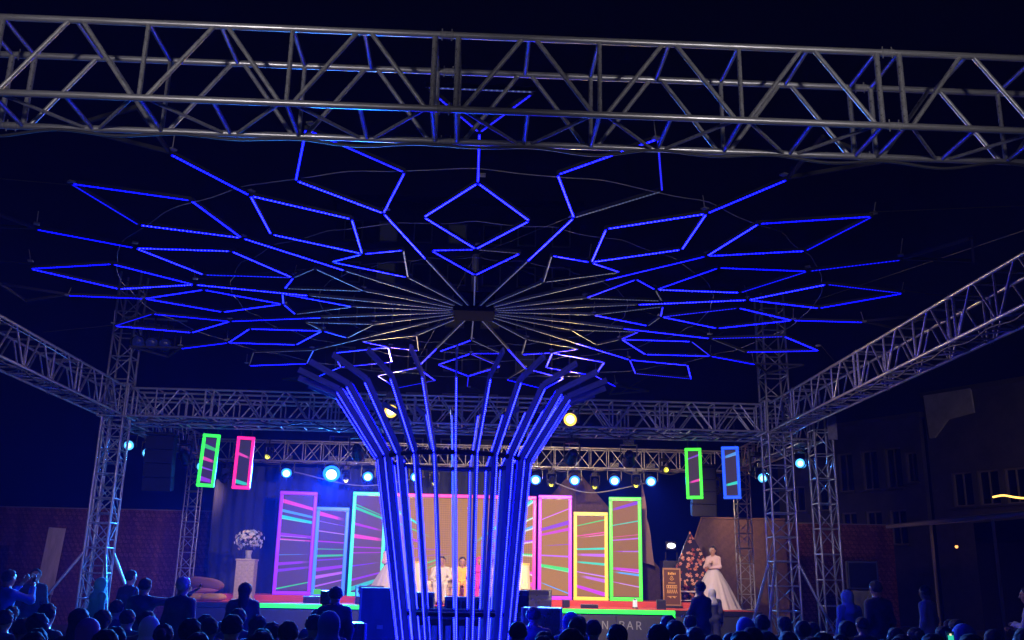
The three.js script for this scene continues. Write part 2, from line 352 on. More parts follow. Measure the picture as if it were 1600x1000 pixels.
const yokeGeo = mergeGeometries([new THREE.BoxGeometry(.02, .3, .05).translate(-.16, .1, 0), new THREE.BoxGeometry(.02, .3, .05).translate(.16, .1, 0), new THREE.BoxGeometry(.34, .02, .05).translate(0, .26, 0), new THREE.BoxGeometry(.2, .09, .2).translate(0, .315, 0), new THREE.CylinderGeometry(.02, .02, .16, 8).translate(0, .43, 0)]);
// lamp body hanging from its yoke; lens looks along aim
function lamp(name, label, pos, aim, lens, size, light, group, lensScale = 1) {
  const t = thing(name, label, 'stage light', pos, 0, group);
  const d = V(...aim).sub(V(...pos)).normalize();
  const yk = mesh('yoke', yokeGeo, M.black, t); yk.rotation.y = Math.atan2(d.x, d.z); yk.scale.setScalar(size);
  const h = mesh('housing', canGeo, M.black, t); h.quaternion.setFromUnitVectors(V(0, 0, 1), d); h.scale.setScalar(size);
  const l = mesh('lamp_lens', lensGeo, lens, h); l.scale.set(lensScale * .62, lensScale * .62, 1); mesh('lamp_halo_ring', haloRingGeo, lens.userData.ring ?? lens, h).scale.set(lensScale, lensScale, 1);
  if (light) {
    const s = new THREE.SpotLight(light.color, light.k, 0, light.angle ?? .5, light.pen ?? .6);
    s.position.set(...pos).addScaledVector(d, .19 * size); s.target.position.set(...aim); s.shadow.radius = 4; lit(s);
  }
  return t;
}
const cBlue = lin(.02, .22, 1), cWarm = lin(1, .70, .26), cYel = lin(1, .82, .3);
const ordinal = ['first', 'second', 'third', 'fourth', 'fifth', 'sixth', 'seventh', 'eighth'];
[[-5.4, 4.62], [-4.1, 4.62], [-3.04, 4.57], [-1.65, 4.59], [1.86, 4.59], [3.01, 4.6], [4.19, 4.62], [5.27, 4.62]].forEach(([x, y], i) => {
  lamp('beam_light', `${ordinal[i]} blue beam light from the flower plinth, under the stage back truss`, [x, y, -28.05], [x * .8, .4, -19.5], lensBlue, 1.25, { color: cBlue, k: i === 1 ? 6500 : i < 3 ? 1100 : 300, angle: i === 1 ? .6 : .5, pen: .9 }, 'blue beam lights under the back truss', i === 1 ? 1.7 : 1.1);  // one lens and its ring widened to stand in for flare
});
[[-5.9, 5.05, -7, 1, -24], [-3.65, 4.45, -3, 1, -26], [-1.1, 4.42, -.5, 1, -26], [2.31, 4.47, 1.8, 1, -26.3], [3.58, 4.43, 3, 1, -26.3], [4.79, 4.5, 4.2, 1, -26.3], [5.62, 4.9, 9, 2, -20]].forEach(([x, y, ax, ay, az], i) => {
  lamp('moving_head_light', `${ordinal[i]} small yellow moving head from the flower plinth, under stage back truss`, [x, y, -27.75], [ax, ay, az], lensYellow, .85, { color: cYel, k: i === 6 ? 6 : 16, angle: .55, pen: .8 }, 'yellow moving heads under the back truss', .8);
});
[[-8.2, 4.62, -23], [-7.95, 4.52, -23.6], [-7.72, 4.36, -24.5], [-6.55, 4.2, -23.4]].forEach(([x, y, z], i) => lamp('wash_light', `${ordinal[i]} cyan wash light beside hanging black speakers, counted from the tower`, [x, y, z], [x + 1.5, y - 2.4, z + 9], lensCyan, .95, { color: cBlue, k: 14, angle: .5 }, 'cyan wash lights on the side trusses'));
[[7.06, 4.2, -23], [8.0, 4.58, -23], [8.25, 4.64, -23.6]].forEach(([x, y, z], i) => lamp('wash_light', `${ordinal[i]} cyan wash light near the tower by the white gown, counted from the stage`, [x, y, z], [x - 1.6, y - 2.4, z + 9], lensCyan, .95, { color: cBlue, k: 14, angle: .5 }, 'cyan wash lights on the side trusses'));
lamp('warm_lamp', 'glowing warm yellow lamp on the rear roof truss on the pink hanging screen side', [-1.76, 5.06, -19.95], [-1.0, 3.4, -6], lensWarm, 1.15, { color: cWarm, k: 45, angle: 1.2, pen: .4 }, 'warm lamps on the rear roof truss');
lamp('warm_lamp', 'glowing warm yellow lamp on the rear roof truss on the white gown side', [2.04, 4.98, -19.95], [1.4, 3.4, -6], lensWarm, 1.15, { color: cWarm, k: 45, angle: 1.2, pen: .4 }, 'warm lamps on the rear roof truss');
// front lights of the stage seen from behind: three under the front truss, two on the side trusses
[[-7.35, 4.55, -24.6, -6.0, 1.3, -27.6], [-2.6, 4.4, -21.5, -2.4, 1.5, -27], [2.25, 4.4, -21.5, 1.4, 1.5, -27], [3.55, 4.4, -21.5, 4.0, 1.5, -27], [7.3, 4.55, -24.2, 6.5, 1.7, -27]].forEach(([x, y, z, ax, ay, az], i) => lamp('front_wash_light', `${ordinal[i]} black lamp body from the banner side, turned to the stage`, [x, y, z], [ax, ay, az], neon(2.2, 1.5, .9, 1), 1.15, { color: i === 4 ? lin(1, .72, .62) : lin(1, .68, .40), k: i % 4 ? 130 : i ? 22 : 34, angle: i % 4 ? .95 : .5, pen: .6 }, 'stage front lights seen from behind'));
[[-7.2, -12.2, 'added lamp at the plinth end of the stage back truss turned to the printed wall'], [7.25, 12.2, 'added lamp at the gown end of the stage back truss turned to the printed wall']].forEach(([x, ax, l]) => lamp('added_wall_wash_light', l, [x, 4.42, -28.25], [ax, 1.6, -33], neon(1.2, .6, .45, 1), .95, { color: lin(1, .52, .44), k: 17, angle: .75, pen: .7 }, 'lamps added to light the printed walls'));  // pair of lamps added only to brighten the printed walls
// two floodlights on masts beside the viewer, turned up at the near truss
for (const [x, ax, l] of [[-2.6, -2.1, 'floodlight on a mast beside the viewer, on the printed wall side'], [2.7, 2.3, 'floodlight on a mast beside the viewer, on the shed side']]) {
  const t = thing('flood_light_mast', l, 'floodlight', [x, 0, -1.3], 0, 'floodlights lighting the near truss');
  tube(t, 'mast', V(0, 0, 0), V(0, 4.05, 0), .04, M.aluDull, tubeEnd);
  mesh('base_plate', new THREE.CylinderGeometry(.4, .45, .04, 24), M.black, t, [0, .02, 0]);
  const h = mesh('housing', box(.5, .36, .16, .02), M.black, t, [0, 4.2, 0]); h.rotation.set(-.2 + Math.PI, 0, Math.PI);
  mesh('lamp_lens', box(.42, .28, .02, .005), neon(3, 2.8, 2.9, 1), h, [0, 0, .085]);
  const s = new THREE.SpotLight(lin(1, .92, .95), x < 0 ? 48 : 42, 0, .58, .8); s.position.set(x, 4.22, -1.42); s.target.position.set(ax, 6.6, -6.4); s.shadow.radius = 8; lit(s);
  const h2 = mesh('housing', box(.34, .3, .2, .02), M.black, t, [0, 3.7, 0]); h2.lookAt(x < 0 ? -7.4 : 6.5, 3.7, x < 0 ? -20 : -20);  // second head added to the mast to brighten the tower, not a known lamp
  mesh('lamp_lens', box(.28, .24, .02, .005), neon(2, 1.6, 1.8, 1), h2, [0, 0, .105]);
  const q = new THREE.SpotLight(lin(1, .76, .86), 200, 0, .19, .9); q.position.set(x * 1.01, 3.72, -1.5); q.target.position.set(x < 0 ? -7.2 : 6.5, 3.9, -20.4); q.shadow.radius = 8; lit(q);
}

// ------------------------------------------------------------------ LED screens
const CEN = [-.2, 2.45]; // the streaks run out from this point of the stage
function streakTex(x0, x1, y0, y1, base, seedv, n) {
  const keep = seed; seed = seedv;
  const W = 192, H = Math.round(W * (y1 - y0) / (x1 - x0));
  const t = canvasTex(W, Math.min(H, 768), (c, w, h) => {
    const px = (x) => (x - x0) / (x1 - x0) * w, py = (y) => (y1 - y) / (y1 - y0) * h;
    c.fillStyle = base; c.fillRect(0, 0, w, h);
    const cols = ['#a83cff', '#d23cf0', '#38e6d0', '#40e878', '#5aa8ff', '#ff4fc0', '#8a3cf0', '#c86cff'];
    for (let i = 0; i < n; i++) {
      const wide = x1 - x0 > 2.5, s = (wide ? i % 2 : x0 + x1 > CEN[0] * 2) ? 1 : -1, ye = y0 + (y1 - y0) * (i + rr(.1, .9)) / n, xe = s > 0 ? x1 : x0;
      const k = (ye - CEN[1]) / (xe - CEN[0]), len = rr(1.0, 2.0) * Math.min(1.0, x1 - x0), xa = xe + s * .05, xb = xa - s * len;
      const Y = (x) => CEN[1] + k * (x - CEN[0]), th = rnd() < .4 ? rr(.03, .065) : rr(.009, .022), col = cols[Math.floor(rnd() * cols.length)];
      const g = c.createLinearGradient(px(xa), 0, px(xb), 0); g.addColorStop(0, col); g.addColorStop(.7, col); g.addColorStop(1, 'rgba(170,110,160,0)');
      c.fillStyle = g; c.globalAlpha = rr(.8, 1);
      c.beginPath(); c.moveTo(px(xa), py(Y(xa) - th)); c.lineTo(px(xa), py(Y(xa) + th)); c.lineTo(px(xb), py(Y(xb) + th * .55)); c.lineTo(px(xb), py(Y(xb) - th * .55)); c.fill();
      if (rnd() < .4) { c.globalAlpha = .85; c.strokeStyle = '#efe8ff'; c.lineWidth = 1.8; c.beginPath(); c.moveTo(px(xa), py(Y(xa) - th * .8)); c.lineTo(px(xa - s * len * .6), py(Y(xa - s * len * .6) - th * .5)); c.stroke(); }
    }
    c.globalAlpha = 1;
    c.fillStyle = 'rgba(0,0,0,.10)'; for (let y = 0; y < h; y += 3) c.fillRect(0, y, w, 1); for (let x = 0; x < w; x += 3) c.fillRect(x, 0, 1, h);
  });
  seed = keep; return t;
}
function screenPanel(name, label, x0, x1, y0, y1, z, col, base, seedv, n, { fw = .1, depth = .14, roll = 0, turn = 0, k = 1.15, group, wires = 0, category = 'screen' } = {}) {
  const cx = (x0 + x1) / 2, w = x1 - x0, h = y1 - y0, t = thing(name, label, category, [cx, y0, z], turn, group);
  t.rotation.z = roll;
  mesh('cabinet', new THREE.BoxGeometry(w - .03, h - .03, depth - .03), M.black, t, [0, h / 2, -depth / 2]);
  const tex = streakTex(x0 + fw, x1 - fw, y0 + fw, y1 - fw, base, seedv, n);
  mesh('led_screen', new THREE.PlaneGeometry(w - 2 * fw + .01, h - 2 * fw + .01), MATTE({ color: lin(.02, .02, .02), emissive: lin(1, 1, 1), emissiveMap: tex, emissiveIntensity: k, roughness: .6 }), t, [0, h / 2, .004]);
  const m = neon(...col), hb = new RoundedBoxGeometry(w, fw, .07, 2, .02), vb = new RoundedBoxGeometry(fw - .003, h - 2 * fw, .066, 2, .02);
  mesh('neon_tube', hb, m, t, [0, fw / 2, .02]); mesh('neon_tube', hb, m, t, [0, h - fw / 2, .02]);
  mesh('neon_tube', vb, m, t, [-(w - fw) / 2, h / 2, .02]); mesh('neon_tube', vb, m, t, [(w - fw) / 2, h / 2, .02]);
  // inner lip between the tube and the screen
  const lip = mergeGeometries([new THREE.BoxGeometry(w - 2 * fw, .02, .05).translate(0, h - fw - .01, .02), new THREE.BoxGeometry(w - 2 * fw, .02, .05).translate(0, fw + .01, .02)]);
  mesh('lip', lip, M.black, t);
  for (let i = 0; i < wires; i++) tube(t, 'hanging_wire', V(-w * .3 + i * w * .6, h, -.05), V(-w * .3 + i * w * .6, h + .55, -.05), .008, M.wire);
  return t;
}
const G = 'standing screens with neon frames at the stage back';
screenPanel('neon_screen', 'tall standing screen framed in purple neon beside the flower plinth', -5.52, -4.46, RY, 4.03, -28.0, [.42, .02, 1.5], '#56405a', 101, 9, { group: G, turn: .12 });
screenPanel('neon_screen', 'shorter standing screen framed in blue neon between the purple and green frames', -4.43, -3.5, RY, 3.6, -27.9, [.06, .30, 1.5], '#5c4356', 102, 10, { group: G, turn: .08 });
screenPanel('neon_screen', 'tall standing screen framed in mint green neon beside the LED column', -3.43, -2.44, RY, 4.06, -28.0, [.05, 1.25, .62], '#6e4c4c', 103, 9, { group: G, turn: .04 });
screenPanel('neon_screen', 'wide central screen framed in pink neon behind the LED column', -2.38, 1.9, RY, 4.06, -28.15, [1.5, .06, .62], '#a4703c', 104, 14, { group: G, k: 1.5 });
screenPanel('neon_screen', 'tall standing screen framed in magenta neon between pink and yellow frames', 1.95, 2.93, RY, 4.09, -28.0, [.95, .05, 1.35], '#a87236', 105, 7, { group: G, k: 1.45, turn: -.04 });
screenPanel('neon_screen', 'shorter standing screen framed in yellow neon', 2.97, 3.96, RY, 3.62, -27.9, [1.6, .95, .05], '#a06c30', 106, 9, { group: G, k: 1.4, turn: -.08 });
screenPanel('neon_screen', 'tall standing screen framed in bright green neon beside the gold sign', 4.02, 4.96, RY, 4.08, -28.0, [.10, 1.5, .05], '#956330', 107, 8, { group: G, k: 1.4, turn: -.12 });
const G2 = 'small neon screens hung from the stage front truss';
screenPanel('hanging_neon_screen', 'small hanging screen framed in green neon near the black speaker array', -6.33, -5.93, 3.6, 4.82, -22.3, [.05, 1.5, .10], '#3c2c58', 201, 4, { fw: .075, roll: -.03, turn: .15, group: G2, wires: 2 });
screenPanel('hanging_neon_screen', 'small hanging screen framed in hot pink neon', -5.52, -5.11, 3.57, 4.78, -22.3, [1.5, .02, .42], '#37304a', 202, 2, { fw: .075, roll: -.015, turn: .15, group: G2, wires: 2 });
screenPanel('hanging_neon_screen', 'small hanging screen framed in green neon beside a blue framed one', 5.03, 5.42, 3.58, 4.77, -22.3, [.10, 1.5, .05], '#4a3a48', 203, 2, { fw: .07, roll: .01, turn: -.2, group: G2, wires: 2 });
screenPanel('hanging_neon_screen', 'small hanging screen framed in blue neon next to the tall tower', 5.91, 6.32, 3.6, 4.83, -22.3, [.02, .14, 1.6], '#40344c', 204, 2, { fw: .075, roll: .01, turn: -.25, group: G2, wires: 2 });

// ------------------------------------------------------------------ speakers, set pieces on the stage
function speakerArray(label, x, y, z, n, turn) {
  const t = thing('speaker_array', label, 'speaker', [x, y, z], turn);
  for (let i = 0; i < n; i++) {
    const c = mesh('speaker_cabinet', new RoundedBoxGeometry(.62, .298, .4, 2, .01), M.blackMatte, t, [0, -.3 * i - .2, -.015 * i * i], [.05 * i, 0, 0]);
    mesh('grille', new THREE.BoxGeometry(.58, .23, .012), M.blackMatte, c, [0, 0, .204]);
  }
  mesh('fly_frame', new RoundedBoxGeometry(.66, .06, .46, 1, .01), M.blackMatte, t, [0, 0, 0]);
  for (const s of [-.2, .2]) tube(t, 'fly_chain', V(s, .03, 0), V(s, .3, 0), .01, M.wire);
}
speakerArray('black line of hanging speakers beside the green framed hanging screen', -7.1, 4.72, -21.9, 4, .1);
speakerArray('black line of hanging speakers between the green and blue framed hanging screens', 5.95, 4.6, -24.4, 4, -.1);
function wedge(label, x, z, w, h, d, turn, y = SY + .012) {
  const t = thing('monitor_wedge', label, 'speaker', [x, y, z], turn);
  const sh = new THREE.Shape([[-d / 2, 0], [d / 2, 0], [d / 2, h * .42], [-d * .1, h], [-d / 2, h]].map(([a, b]) => new THREE.Vector2(a, b)));
  const g = new THREE.ExtrudeGeometry(sh, { depth: w, bevelEnabled: true, bevelSize: .012, bevelThickness: .012, bevelSegments: 1 }); g.translate(0, 0, -w / 2); g.rotateY(Math.PI / 2);
  mesh('cabinet', g, M.black, t);
  mesh('grille', new THREE.BoxGeometry(w * .86, .02, d * .6), S({ color: lin(.05, .05, .055), roughness: .8 }), t, [0, h * .72, -d * .2], [.75, 0, 0]);
  return t;
}
wedge('black monitor wedge beside the cream pedestal at the stage edge', 1.75, -25.6, .78, .42, .6, Math.PI - .1);
wedge('black monitor wedge in front of the mint green framed screen', -2.55, -25.5, .7, .44, .6, Math.PI + .15);
for (const [x, z, w, h, d, l] of [[-4.0, -25.4, .42, .17, .3, 'low black box at the stage edge in front of the blue framed screen'], [2.5, -25.35, .18, .2, .2, 'small black cube on the stage in front of the yellow framed screen'], [3.1, -25.3, .45, .1, .25, 'flat black floor box at the stage edge below the yellow framed screen'], [4.98, -25.4, .24, .24, .24, 'black cube at the stage edge below the gold sign']]) {
  const t = thing('stage_box', l, 'box', [x, SY + .012, z], rr(-.2, .2)); mesh('cabinet', box(w, h, d, .012), M.black, t, [0, h / 2, 0]); mesh('grille', box(w * .8, h * .7, .012, .003), M.blackMatte, t, [0, h / 2, d / 2]);
}
{ // little lit bottle-shaped lantern by the stage edge
  const t = thing('table_lantern', 'small bright lantern on the stage edge in front of the green framed screen', 'lantern', [4.35, SY + .012, -25.7]);
  mesh('base', new THREE.CylinderGeometry(.07, .08, .04, 12), M.black, t, [0, .02, 0]);
  mesh('lantern_glass', new THREE.CylinderGeometry(.055, .06, .18, 12), neon(.9, .9, .85), t, [0, .13, 0]);
  mesh('cap', new THREE.ConeGeometry(.07, .05, 12), M.black, t, [0, .245, 0]);
}
{ // flower plinth
  const t = thing('flower_plinth', 'tall pale wooden plinth standing beside the purple framed screen', 'plinth', [-6.08, SY + .012, -27.0]);
  const m = S({ color: lin(.36, .32, .29), roughness: .75, map: rep(nB, .5, 6) });
  mesh('column', box(.5, 1.02, .4), m, t, [0, .53, 0]); mesh('cap', box(.54, .05, .44), m, t, [0, 1.06, 0]); mesh('base', box(.56, .06, .46), m, t, [0, .03, 0]);
  for (const x of [-.16, 0, .16]) mesh('plank', box(.13, .92, .014, .004), m, t, [x, .54, .205]);
  const f = thing('flower_arrangement', 'round bunch of white and pale blue flowers on the tall plinth', 'flowers', [-6.06, SY + 1.1, -27.0]);
  mesh('vase', new THREE.LatheGeometry([[.001, 0], [.09, 0], [.07, .1], [.1, .22]].map(([a, b]) => new THREE.Vector2(a, b)), 16), S({ color: lin(.3, .3, .33), roughness: .3 }), f);
  const petal = new THREE.SphereGeometry(.02, 6, 4); petal.scale(1, .45, 1.5); petal.translate(0, 0, .024);
  const bloom = mergeGeometries([0, 1, 2, 3, 4].map((i) => petal.clone().rotateX(-.35).rotateY(i * 1.2566)));
  const leaf = new THREE.SphereGeometry(.03, 5, 3); leaf.scale(.5, .15, 1.7);
  const mats = [S({ color: lin(.40, .40, .40), roughness: .8 }), S({ color: lin(.26, .32, .42), roughness: .8 }), S({ color: lin(.4, .3, .26), roughness: .8 })], lm = S({ color: lin(.03, .06, .03), roughness: .8 });
  for (let i = 0; i < 130; i++) {
    const a = rnd() * 6.283, c = rr(-.75, 1), sq = Math.sqrt(1 - c * c), R = rr(.28, .42);
    const d = V(sq * Math.cos(a), c * .72, sq * Math.sin(a)), m2 = mesh('flower', bloom, mats[i % 7 === 0 ? 2 : i % 3 === 0 ? 1 : 0], f);
    m2.position.copy(d).multiplyScalar(R).add(V(0, .48, 0)); m2.quaternion.setFromUnitVectors(V(0, 1, 0), d.normalize()); m2.scale.setScalar(rr(.6, 1.1));
  }
  const lv = []; for (let i = 0; i < 160; i++) { const a = rnd() * 6.283, c = rr(-.9, 1), sq = Math.sqrt(1 - c * c), R = rr(.1, .36); lv.push(leaf.clone().rotateX(rr(-1, 1)).rotateY(rnd() * 6).translate(R * sq * Math.cos(a), .46 + R * c * .8, R * sq * Math.sin(a))); }
  tag(mesh('foliage', mergeGeometries(lv), lm, f), null, null, null, 'stuff');
}
{ // cushions
  const pill = (w, h, d, mat, x, y, z, l, ry, rz = 0) => {
    const g = new THREE.SphereGeometry(1, 24, 14), p = g.attributes.position;
    for (let i = 0; i < p.count; i++) { const q = (v) => Math.sign(v) * Math.pow(Math.abs(v), .55); p.setXYZ(i, q(p.getX(i)) * w / 2, p.getY(i) * h / 2 * (1 - .25 * Math.pow(Math.abs(p.getX(i)), 3)), q(p.getZ(i)) * d / 2); }
    g.computeVertexNormals(); return solo('cushion', g, mat, l, 'cushion', [x, y, z], [0, ry, rz], 'cushions heaped at the stage end');
  };
  const yel = S({ color: lin(.62, .34, .03), roughness: .9, bumpMap: nFine, bumpScale: .004 }), tan = S({ color: lin(.24, .10, .05), roughness: .9, bumpMap: nFine, bumpScale: .004 }), pink = S({ color: lin(.55, .2, .16), roughness: .9 });
  pill(.62, .2, .45, yel, -6.98, SY + .11, -25.5, 'yellow cushion on the stage at the low end of the heap', .1);
  pill(.62, .2, .45, yel, -6.5, SY + .11, -25.45, 'yellow cushion on the stage nearest the flower plinth', -.1);
  pill(.66, .15, .4, pink, -6.75, SY + .28, -25.55, 'pink cushion lying across two yellow cushions', .06, .04);
  pill(.95, .3, .5, tan, -6.78, SY + .44, -25.6, 'large tan bolster on top of the cushion heap', 0, -.13);
}
{ // gold sign board
  const t = thing('gold_sign', 'upright gold board sign with ornate lettering beside the green framed screen', 'sign', [5.6, SY + .012, -27.0]);
  mesh('board', box(.5, 1.02, .05, .008), S({ color: lin(.30, .16, .045), roughness: .45, metalness: .3, map: rep(nB, 1, 2) }), t, [0, .56, 0]);
  mesh('foot', box(.54, .06, .3), M.black, t, [0, .03, 0]);
  const rim = S({ color: lin(.5, .3, .1), roughness: .35, metalness: .5 });
  for (const s of [-.235, .235]) mesh('rim', box(.02, .98, .02, .004), rim, t, [s, .56, .03]);
  for (const s of [.08, 1.04]) mesh('rim', box(.45, .02, .02, .004), rim, t, [0, s, .03]);
  const tex = canvasTex(256, 512, (c, w, h) => {
    c.fillStyle = '#5a3d14'; c.fillRect(0, 0, w, h); c.fillStyle = '#e0b45a'; c.strokeStyle = '#e0b45a'; c.textAlign = 'center'; c.lineWidth = 7;
    c.beginPath(); c.arc(128, 120, 34, .2, Math.PI - .2); c.stroke(); c.beginPath(); c.arc(128, 112, 16, 0, 7); c.stroke();
    c.fillRect(66, 40, 22, 34); c.fillRect(98, 46, 16, 28); c.fillRect(124, 38, 20, 36); c.fillRect(154, 46, 18, 28); c.fillRect(182, 42, 12, 32);
    for (let i = 0; i < 6; i++) c.fillRect(70 + i * 20, 190, 13, 12);
    for (let i = 0; i < 5; i++) { c.strokeRect(40 + i * 36, 232, 26, 40); c.beginPath(); c.moveTo(44 + i * 36, 350); c.lineTo(58 + i * 36, 296); c.lineTo(72 + i * 36, 350); c.stroke(); }
    for (let i = 0; i < 7; i++) c.fillRect(50 + i * 23, 392, 15, 8 + (i % 3) * 10);
  });
  mesh('sign_print', new THREE.PlaneGeometry(.42, .92), S({ map: tex, roughness: .4, metalness: .3 }), t, [0, .56, .028]);
}
{ // floodlight on a case behind the stage
  const t = thing('flood_light', 'small bright white floodlight on a dark case behind the gold sign', 'floodlight', [6.0, SY + .012, -28.9]);
  mesh('case', box(.6, 1.3, .5), M.black, t, [0, .65, 0]);
  mesh('bracket', mergeGeometries([new THREE.BoxGeometry(.03, .3, .04).translate(-.17, 1.4, 0), new THREE.BoxGeometry(.03, .3, .04).translate(.17, 1.4, 0)]), M.blackMatte, t);
  mesh('housing', box(.3, .24, .12), M.black, t, [0, 1.74, 0], [-.1, 0, 0]);
  const g = new THREE.SphereGeometry(.1, 16, 10); g.scale(1.25, .75, .3); mesh('lamp_lens', g, neon(3.5, 3.6, 3.8, 1.4), t, [0, 1.74, .06]);
  const s = new THREE.SpotLight(lin(.85, .9, 1), 10, 0, .9, .8); s.position.set(6.0, 1.75 + SY, -28.75); s.target.position.set(6.2, 2.4, -20); lit(s);
}
{ // cream draped pedestals and sofa in the middle of the stage
  const cream = S({ color: lin(.68, .56, .38), roughness: .85, bumpMap: nFine, bumpScale: .005 }), yel = S({ color: lin(.72, .45, .1), roughness: .85 });
  for (const [x, l] of [[1.43, 'cream draped pedestal with yellow top beside the monitor wedge'], [-1.35, 'cream draped pedestal with yellow top behind the LED column ribs']]) {
    const t = thing('draped_pedestal', l, 'pedestal', [x, SY + .012, -26.6]);
    const pts = []; const n = 48; const g = new THREE.CylinderGeometry(.19, .24, 1.05, n, 8, true), p = g.attributes.position;
    for (let i = 0; i < p.count; i++) { const a = Math.atan2(p.getZ(i), p.getX(i)), k = 1 + .06 * Math.sin(a * 9) * (.6 - p.getY(i)); p.setX(i, p.getX(i) * k); p.setZ(i, p.getZ(i) * k); } g.computeVertexNormals();
    mesh('drape', g, cream, t, [0, .525, 0]); mesh('top', new THREE.CylinderGeometry(.2, .2, .06, 32), yel, t, [0, 1.08, 0]); void pts;
  }
  const t = thing('sofa', 'long cream sofa in the middle of the stage behind the LED column', 'sofa', [.05, SY + .012, -26.55]);
  mesh('seat', box(2.2, .22, .7, .05), cream, t, [0, .33, .05]); mesh('backrest', box(2.2, .55, .18, .06), cream, t, [0, .68, -.26]); mesh('armrest', box(.18, .6, .75, .05), cream, t, [-1.13, .3, 0]); mesh('armrest', box(.18, .6, .75, .05), cream, t, [1.13, .3, 0]);
  for (const x of [-1, 1]) for (const z of [-.25, .3]) mesh('leg', new THREE.CylinderGeometry(.03, .025, .22, 8), M.wood, t, [x * .95, .11, z]);
}

